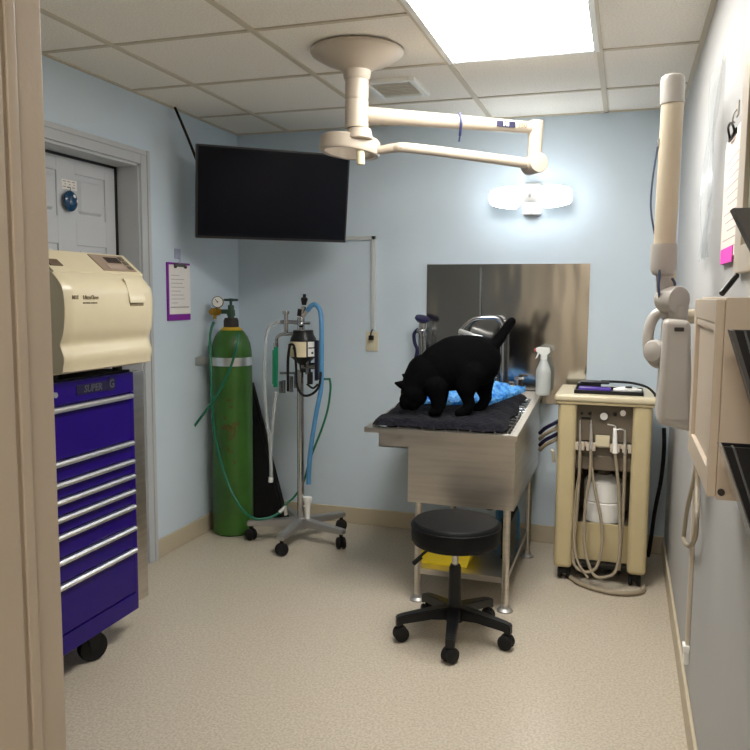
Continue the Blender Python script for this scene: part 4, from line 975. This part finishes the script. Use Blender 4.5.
i3 = inst(625, 430, 454, .008, M_alu, 'steel syringe rightmost in the cart holder', 2)
# looped hoses
def hose(pts, label, r=.0075):
    P_ = [at(x, y, Y=KY0 + dy) for (x, y, dy) in pts]
    tag(MB().tube(P_, r, 10).build('instrument_hose', M_greyhose), label, 'hose')
hose([(580, 450, .022), (579, 480, .018), (576, 520, .015), (573, 555, .0), (577, 568, -.025), (588, 572, -.04), (597, 566, -.035), (602, 545, -.015), (601, 520, .0), (596, 495, .02), (592, 470, .03), (590, 452, .035)], 'grey hose looping low from the leftmost handpiece of the cart')
hose([(591, 449, .022), (590, 475, .02), (586, 500, .015), (584, 530, .005), (586, 555, -.02), (594, 575, -.045), (606, 577, -.05), (616, 570, -.04), (620, 545, -.02), (619, 500, .01), (617, 470, .02), (615, 453, .022)], 'grey hose looping between the two middle handpieces of the cart')
hose([(625, 454, .022), (624, 490, .02), (622, 530, .01), (619, 570, .0)], 'short grey hose hanging straight from the rightmost syringe')
hose([(580, 470, .045), (575, 500, .03), (574, 540, .0), (578, 562, -.03), (588, 578, -.05)], 'thin grey hose along the left column of the cart', .006)
pf = [(.0 + x_, y_, .014) for x_, y_ in ((-.22, 3.88), (-.17, 3.80), (-.10, 3.745), (-.02, 3.715), (.06, 3.725), (.12, 3.77), (.135, 3.84))]
tag(MB().tube([(-.26, 3.90, .085), (-.245, 3.885, .035)] + pf, .011, 10).build('floor_hose', M_greyhose), 'grey hose curving along the floor in front of the cart', 'hose')
for (x, y) in ((KX0 + .05, KY0 + .05), (KX1 - .05, KY0 + .05), (KX0 + .05, KY1 - .06), (KX1 - .05, KY1 - .06)):
    b = MB(); b.cyl((x, y, .045), (x, y, .072), .012, n=12); b.box((x - .016, y - .03, .030), (x + .016, y + .03, .06), .008)
    for sg in (-1, 1): b.lathe([(0, -.010), (.026, -.010), (.032, -.006), (.034, 0), (.032, .006), (.026, .010), (0, .010)], (x + sg * .020, y, .034), (1, 0, 0), 20)
    b.build('caster', M_rubber, t)
# things on the cart top
ct = kz + .036
tq0, tq1 = at(572, 398, Z=ct), at(640, 403, Z=ct)
tq = thing('instrument_tray', 'shallow black tray on top of the cream cart', 'tray', (-.06, 3.98, ct))
b = MB(); b.box((-.222, 3.87, ct), (.098, 4.06, ct + .005), .002)
for lo, hi in (((-.222, 3.87, ct), (-.216, 4.06, ct + .018)), ((.092, 3.87, ct), (.098, 4.06, ct + .018)), ((-.222, 3.87, ct), (.098, 3.876, ct + .018)), ((-.222, 4.054, ct), (.098, 4.06, ct + .018))): b.box(lo, hi, .002)
b.build('tray_body', M_black, tq)
b = MB(); b.box((-.205, 3.885, ct + .005), (-.05, 3.95, ct + .030), .008); tag(b.build('instrument_case', M_violet), 'violet instrument case lying in the black tray', 'case')
b = MB(); b.box((-.215, 3.965, ct + .005), (-.10, 4.03, ct + .045), .01); b.box((-.20, 3.955, ct + .04), (-.06, 4.02, ct + .052), .005); tag(b.build('clipper_case', M_black), 'black case at the left end of the cart tray', 'case')
hp = thing('scaler_handpiece', 'white handpiece with black cord on the cart tray', 'instrument', (.02, 3.92, ct + .005))
b = MB(); b.tube([(-.04, 3.91, ct + .020), (.0, 3.912, ct + .022), (.05, 3.915, ct + .022), (.088, 3.92, ct + .020)], lambda q: .008 + .008 * math.sin(PI * min(1, q * 1.1)), 12); b.build('handle', M_white, hp)
b = MB(); b.box((.015, 3.898, ct + .034), (.045, 3.915, ct + .040), .002); b.build('switch', M_black, hp)
b = MB(); b.tube([(-.10, 4.0, ct + .050), (-.03, 3.99, ct + .052), (.05, 3.97, ct + .050), (.115, 3.94, ct + .036), (.148, 3.90, ct + .010), (.150, 3.87, ct + .006)], .006, 8); b.build('cord', M_rubber, hp)
b = MB(); b.tube([at(664, 428, Y=4.15), at(664, 450, Y=4.15), at(661, 480, Y=4.17), at(655, 510, Y=4.20), at(650, 545, Y=4.25), at(648, 556, Y=4.28)], .010, 10)
tag(b.build('power_cable', M_rubber), 'black cable hanging down between the cart and the right wall', 'cable')

# ================================================================== WALL-MOUNTED X-RAY
XY = 2.45
X_ = lambda x, y, dy=0.0: at(x, y, Y=XY + dy)
t = thing('xray_unit', 'cream wall-mounted dental x-ray arm and grey tube head', 'x-ray unit', (XR, XY + .1, 1.4))
b = MB(); b.tube([X_(672.5, 104), X_(664, 256)], .031, 28, smooth=False, flat=1); b.build('upper_arm', M_xtube, t)
top_ = X_(672.8, 75); c1 = X_(672.3, 104)
b = MB(); dd = (top_ - c1); b.lathe([(0, 0), (.0335, 0), (.0335, dd.length - .018), (.031, dd.length - .006), (.024, dd.length), (0, dd.length)], c1, dd, 32); b.build('arm_cap', M_xray, t)
# rear half of the folded arm, hidden behind, down to the wall plate
b = MB(); b.cyl(X_(672.5, 88), X_(672.5, 88) + V((0, .10, 0)), .026, n=20); q0 = X_(672.5, 88) + V((0, .10, .02)); q1 = at(668, 316, Y=XY + .13); b.tube([q0, q1], .022, 20, smooth=False); b.cyl(q1, (XR - .005, XY + .13, q1.z), .022, n=20); b.build('rear_arm', M_xtube, t)
MB().box((XR - .02, XY + .04, 1.20), (XR, XY + .22, 1.385), .006).build('wall_plate', M_xray, t)
k0, k1 = X_(664.2, 244), X_(663.2, 276)
b = MB(); dd = k1 - k0; L = dd.length; b.lathe([(0, 0), (.036, 0), (.037, .01), (.037, L * .78), (.030, L * .95), (.020, L), (0, L)], k0, dd, 28); b.build('knuckle', M_xray, t)
b = MB(); b.cyl(X_(663, 274), X_(663, 294), .020, n=20); b.build('neck', M_xray, t)
b = MB(); b.cyl(X_(664, 299, .02), X_(680, 300, -.035), .040, n=32, bev=.008); b.build('swivel_drum', M_xray, t)
b = MB(); b.cyl(X_(678, 306, -.01), X_(678, 324, -.01), .030, .024, 24); b.build('yoke_stem', M_xray, t)
# head: a tapering rounded housing with an inset panel
H0, H1 = X_(663, 322), X_(690, 330)
yd0, yd1 = XY - .10, XY + .08
zt_, zbm = at(676, 319, Y=XY - .06).z, at(676, 430, Y=XY - .06).z
xl_t = at(661, 330, Y=XY - .06).x; xl_b = at(656, 420, Y=XY - .06).x; xr_t = at(690, 330, Y=XY - .06).x; xr_b = at(692, 420, Y=XY - .06).x
b = MB()
vs = [(xl_t + .006, yd0 + .02, zt_), (xr_t, yd0 + .02, zt_ - .004), (xr_t, yd1, zt_), (xl_t + .006, yd1, zt_ + .002), (xl_b, yd0, zbm + .02), (xr_b, yd0, zbm), (xr_b, yd1, zbm), (xl_b, yd1, zbm + .02)]
b.mesh(vs, [(0, 1, 2, 3), (4, 7, 6, 5), (0, 4, 5, 1), (1, 5, 6, 2), (2, 6, 7, 3), (3, 7, 4, 0)])
bmesh.ops.bevel(b.bm, geom=b.bm.edges[:], offset=.016, segments=4, affect='EDGES', profile=.5)
hd_ = b.build('tube_head', M_xray, t)
yf = lambda z: yd0 + .02 * (z - zbm) / (zt_ - zbm)
b = MB(); za, zb2 = zt_ - .03, zbm + .035
xa = lambda z, q: (xl_b + (xl_t - xl_b) * (z - zbm) / (zt_ - zbm)) * (1 - q) + (xr_b + (xr_t - xr_b) * (z - zbm) / (zt_ - zbm)) * q
vs = []
for (z, q) in ((za, .30), (za, .86), (zb2, .88), (zb2, .20)):
    for dy in (-.006, .004): vs.append((xa(z, q), yf(z) + dy, z))
b.mesh(vs, [(0, 2, 4, 6), (1, 7, 5, 3), (0, 1, 3, 2), (2, 3, 5, 4), (4, 5, 7, 6), (6, 7, 1, 0)])
bmesh.ops.bevel(b.bm, geom=b.bm.edges[:], offset=.0025, segments=2, affect='EDGES'); b.build('front_cover', M_xray, hd_)
q = at(679, 329, Y=yd0 + .018); b = MB(); b.box((q.x - .013, yd0 + .006, q.z - .006), (q.x + .013, yd0 + .022, q.z + .005), .002); lab(b.build('dark_window', M_dkbrown, hd_), 'small dark window on the head')
# ring handle and dial on the left side of the head
b = MB(); rcx = at(660, 338, Y=XY + .02)
ringp = []
for k in range(20):
    a = 2 * PI * k / 20; ringp.append((rcx.x + .034 * math.cos(a), XY + .02 + .01 * math.sin(a), rcx.z + .075 * math.sin(a)))
b.tube(ringp, .016, 12, 3, True, True); b.build('ring_handle', M_xray, hd_)
q = at(656, 352, Y=XY - .02); b = MB(); b.lathe([(0, 0), (.032, 0), (.035, .006), (.035, .018), (.029, .028), (.014, .032), (0, .032)], q + V((.004, 0.02, 0)), (-.55, -.80, .05), 32); b.build('dial', M_xray, hd_)
b = MB(); b.tube([X_(661, 140, .0) - V((.006, 0, 0)), X_(657, 150), X_(652, 185), X_(651, 210), X_(655, 235), X_(659, 246)], .0028, 8); b.tube([X_(660, 268, -.03), X_(658.5, 285, -.03), X_(660, 300, -.02)], .004, 8); b.tube([X_(672, 278, .0), X_(675, 284, 0), X_(673, 292, .0)], .004, 8); lab(b.build('cable', mat('slate_cable', rgb(70, 84, 112), .5), t), 'slate blue cable beside the arm')
b = MB(); b.box((0, 0, 0), (.001, .001, .001)); b.bm.free()
q = X_(660.5, 143); MB().box(q - V((.008, .01, .012)), q + V((.006, .01, .012)), .003).build('cable_boss', M_greysteel, t)

# ================================================================== RIGHT WALL
# cabinet
GX, GY0, GY1, GZ0, GZ1 = .150, 1.425, 1.86, 1.055, 1.402
t = thing('wall_cabinet', 'shallow beige wooden cabinet on the right wall', 'cabinet', (XR, 1.64, GZ0))
MB().box((GX + .010, GY0, GZ0), (XR, GY1, GZ1), .003).build('carcass', M_cab, t)
b = MB(); st = .055
b.box((GX - .004, GY0 + .004, GZ0 + .004), (GX + .010, GY0 + .03, GZ1 - .004), .002); b.box((GX - .004, GY1 - st, GZ0 + .004), (GX + .010, GY1 - .002, GZ1 - .004), .003)
b.box((GX - .004, GY0 + .03, GZ1 - .045), (GX + .010, GY1 - st, GZ1 - .004), .003); b.box((GX - .004, GY0 + .03, GZ0 + .004), (GX + .010, GY1 - st, GZ0 + .05), .003)
b.box((GX - .002, GY0 + .03, GZ1 - .060), (GX + .010, GY1 - st, GZ1 - .044), .004)
b.box((GX + .004, GY0 + .03, GZ0 + .05), (GX + .010, GY1 - st, GZ1 - .05)); dr2 = b.build('door', M_cab, t)
q = at(721, 492, Y=GY0); b = MB(); b.cyl((q.x, GY0 - .003, q.z), (q.x, GY0 + .001, q.z), .006, n=14); b.build('screw', M_dkbrown, t)
# file pockets
def pocket(zl, xlip, y0, y1, m, mp, label, fill, ph=.235):
    q = thing('file_pocket', label, 'file pocket', (XR, (y0 + y1) / 2, zl - .2), 'file pockets on the right wall')
    b = MB()
    prof = [(xlip, zl), (xlip + .006, zl), (XR - .018, zl - ph), (XR, zl - ph), (XR, zl - ph - .008), (XR - .022, zl - ph - .008)]
    b.prism(prof, 'Y', y0, y1); b.build('front_plate', mp, q, False)
    b = MB(); b.prism([(xlip + .006, zl), (XR - .004, zl), (XR - .004, zl - ph), (XR - .018, zl - ph)], 'Y', y0, y0 + .004); b.prism([(xlip + .006, zl), (XR - .004, zl), (XR - .004, zl - ph), (XR - .018, zl - ph)], 'Y', y1 - .004, y1); b.build('end_plate', m, q, False)
    b = MB(); b.box((XR - .004, y0, zl - ph - .008), (XR, y1, zl + .05), .001); b.build('back_plate', m, q)
    if fill:
        b = MB(); b.prism([(xlip + .018, zl + .0), (xlip + .022, zl), (XR - .020, zl - ph * .8), (XR - .024, zl - ph * .8)], 'Y', y0 - .001, y1 - .02); b.build('clear_edge', M_film, q, False)
for (pxx, pyy, m, mp, lb) in ((733, 208, M_dgrey, M_dgrey, 'dark grey wall pocket above the beige cabinet, topmost of the three'), (730.5, 330.5, M_black, M_dgrey, 'black wall pocket in front of the beige cabinet, middle of the three'), (719.5, 446.5, M_black, M_film, 'black wall pocket lowest of the three, below the middle one')):
    q = at(pxx, pyy, Y=1.30); pocket(q.z, q.x, 1.30, 1.34, m, mp, lb, m is M_black, .15 if m is M_dgrey else .215)
# marker leaning on the cabinet top
b = MB(); p0, p1 = at(721.5, 297, Y=1.66), at(737, 275, Y=1.70); p0.z = GZ1 + .006
b.cyl(p0, p1, .006, n=14, bev=.0015); tag(b.build('marker_pen', M_black), 'black marker pen leaning on top of the beige cabinet', 'pen')
# clipboard with pinkish paper
t = thing('clipboard', 'white clipboard with pinkish paper on the right wall', 'clipboard', (XR, 2.25, 1.49))
cpy0, cpy1, cpz0, cpz1 = 1.99, 2.335, 1.492, 1.815
MB().box((XR - .006, cpy0, cpz0), (XR, cpy1, cpz1), .002).build('board', M_paper, t)
pq = MB().box((XR - .0085, cpy0 + .01, cpz0 + .01), (XR - .006, cpy1 - .01, cpz1 - .02)).build('paper', M_pinkpaper, t)
b = MB()
for k in range(11): b.box((XR - .0090, cpy0 + .05, cpz1 - .07 - k * .022), (XR - .0085, cpy1 - .05 - .04 * (k % 3), cpz1 - .068 - k * .022))
b.build('print_lines', M_print, pq)
b = MB(); zc2 = cpz1 - .005; ycc = 2.17
b.box((XR - .010, ycc - .05, zc2 - .012), (XR - .004, ycc + .05, zc2 + .004), .002)
b.tube([(XR - .012, ycc - .045, zc2 - .004), (XR - .018, ycc - .03, zc2 + .018), (XR - .018, ycc + .03, zc2 + .018), (XR - .012, ycc + .045, zc2 - .004), (XR - .014, ycc + .03, zc2 - .016), (XR - .014, ycc - .03, zc2 - .016)], .003, 8, 4, True, True)
b.build('clip', M_black, t)
b = MB(); b.tube([(XR, ycc, zc2 + .060), (XR - .010, ycc, zc2 + .045), (XR - .012, ycc, zc2 + .028), (XR - .006, ycc, zc2 + .024)], .002, 8); b.box((XR - .003, ycc - .02, zc2 + .04), (XR, ycc + .02, zc2 + .075), .002)
tag(b.build('wall_hook', M_xray), 'clear wall hook above the pinkish clipboard', 'hook')
pt, pb = at(728, 247, X=XR - .01), at(726, 263, X=XR - .01)
b = MB(); b.box((XR - .0105, 2.06, pb.z), (XR - .0086, 2.30, pt.z)); tag(b.build('sticky_note', M_pink), 'bright pink sticky note on the bottom of the pinkish paper', 'note')
# framed board nearer on the right wall
t = thing('notice_board', 'beige framed board at the right edge above the cabinet', 'board', (XR, 1.75, 1.47))
b = MB(); yA, yB_, zA, zB_ = 1.45, 1.975, 1.455, 2.16
for lo, hi in (((XR - .016, yB_ - .10, zA), (XR, yB_, zB_)), ((XR - .016, yA, zA), (XR, yA + .10, zB_)), ((XR - .016, yA + .10, zA), (XR, yB_ - .10, zA + .06)), ((XR - .016, yA + .10, zB_ - .06), (XR, yB_ - .10, zB_))): b.box(lo, hi, .003)
b.build('frame', M_jamb, t); MB().box((XR - .006, yA + .10, zA + .06), (XR, yB_ - .10, zB_ - .06)).build('panel', M_board, t)
# plastic film hanging on the wall
vs, fs = [], []; NX, NY = 16, 30
for s_ in (0, 1):
    for i in range(NX + 1):
        for j in range(NY + 1):
            u, v = i / NX, j / NY
            y = 2.50 + .42 * u - .10 * (1 - v) * (u - .5); z = 1.52 + .58 * v
            dpt = .012 + .012 * math.sin(u * 9 + 2.5 * v) + .008 * math.sin(v * 11 + u * 4)
            vs.append((XR - .004 - dpt * (1 - v * .5) - .001 * s_, y, z))
W = (NX + 1) * (NY + 1)
for i in range(NX):
    for j in range(NY):
        k = i * (NY + 1) + j
        fs.append((k, k + 1, k + NY + 2, k + NY + 1)); fs.append((W + k, W + k + NY + 1, W + k + NY + 2, W + k + 1))
for i in range(NX):
    for j in (0, NY):
        k = i * (NY + 1) + j; fs.append((k, k + NY + 1, W + k + NY + 1, W + k))
for j in range(NY):
    for i in (0, NX):
        k = i * (NY + 1) + j; fs.append((k, k + 1, W + k + 1, W + k))
tag(MB().mesh(vs, fs).build('plastic_sleeve', M_film), 'rippled clear plastic sheet hanging on the right wall beside the clipboard', 'plastic sheet')
# raceway with coupler, and the hanging hand-switch loop
r0, r1 = at(698, 470, X=XR), at(690, 655, X=XR)
b = MB(); ry = 2.72
b.box((XR - .014, ry - .012, r1.z + .02), (XR, ry + .012, 1.30), .003); tag(b.build('cable_raceway', mat('raceway_beige', rgb(196, 186, 168), .45)), 'thin beige vertical cable raceway low on the right wall', 'raceway')
b = MB(); b.box((XR - .022, ry - .022, r1.z), (XR, ry + .022, r1.z + .022), .003); b.box((XR - .018, ry - .016, r1.z - .045), (XR, ry + .016, r1.z - .002), .003); tag(b.build('cable_connector', M_white), 'white plastic connector at the bottom of the beige raceway', 'connector')
lp = [at(696, 462, X=XR - .012), at(694, 480, X=XR - .015), at(688, 505, X=XR - .02), at(685, 525, X=XR - .02), at(684, 540, X=XR - .02), at(689, 546, X=XR - .02), at(695, 538, X=XR - .02), at(697, 515, X=XR - .018), at(697, 490, X=XR - .012), at(698, 462, X=XR - .01)]
tag(MB().tube(lp, .0075, 8).build('cord_loop', M_greyhose), 'looped grey cord hanging below the beige cabinet', 'cord')

# ================================================================== LIGHT, WORLD, CAMERA
w = bpy.data.worlds.new('world'); S.world = w; w.use_nodes = True
bg = w.node_tree.nodes['Background']; bg.inputs[0].default_value = (1.0, .92, .82, 1); bg.inputs[1].default_value = .25

cam = bpy.data.cameras.new('camera'); co_ = bpy.data.objects.new('camera', cam); COL.objects.link(co_)
cam.sensor_fit = 'HORIZONTAL'; cam.sensor_width = 36; cam.lens = F / 750 * 36; cam.clip_start = .05
B_ = -FW
co_.matrix_world = Matrix(((RX.x, UP.x, B_.x, CAM.x), (RX.y, UP.y, B_.y, CAM.y), (RX.z, UP.z, B_.z, CAM.z), (0, 0, 0, 1)))
S.camera = co_
vs_ = S.view_settings; vs_.view_transform = 'Standard'; vs_.look = 'None'; vs_.gamma = 1; vs_.use_curve_mapping = False; vs_.exposure = 1.12
S.cycles.diffuse_bounces = 8; S.cycles.max_bounces = 14
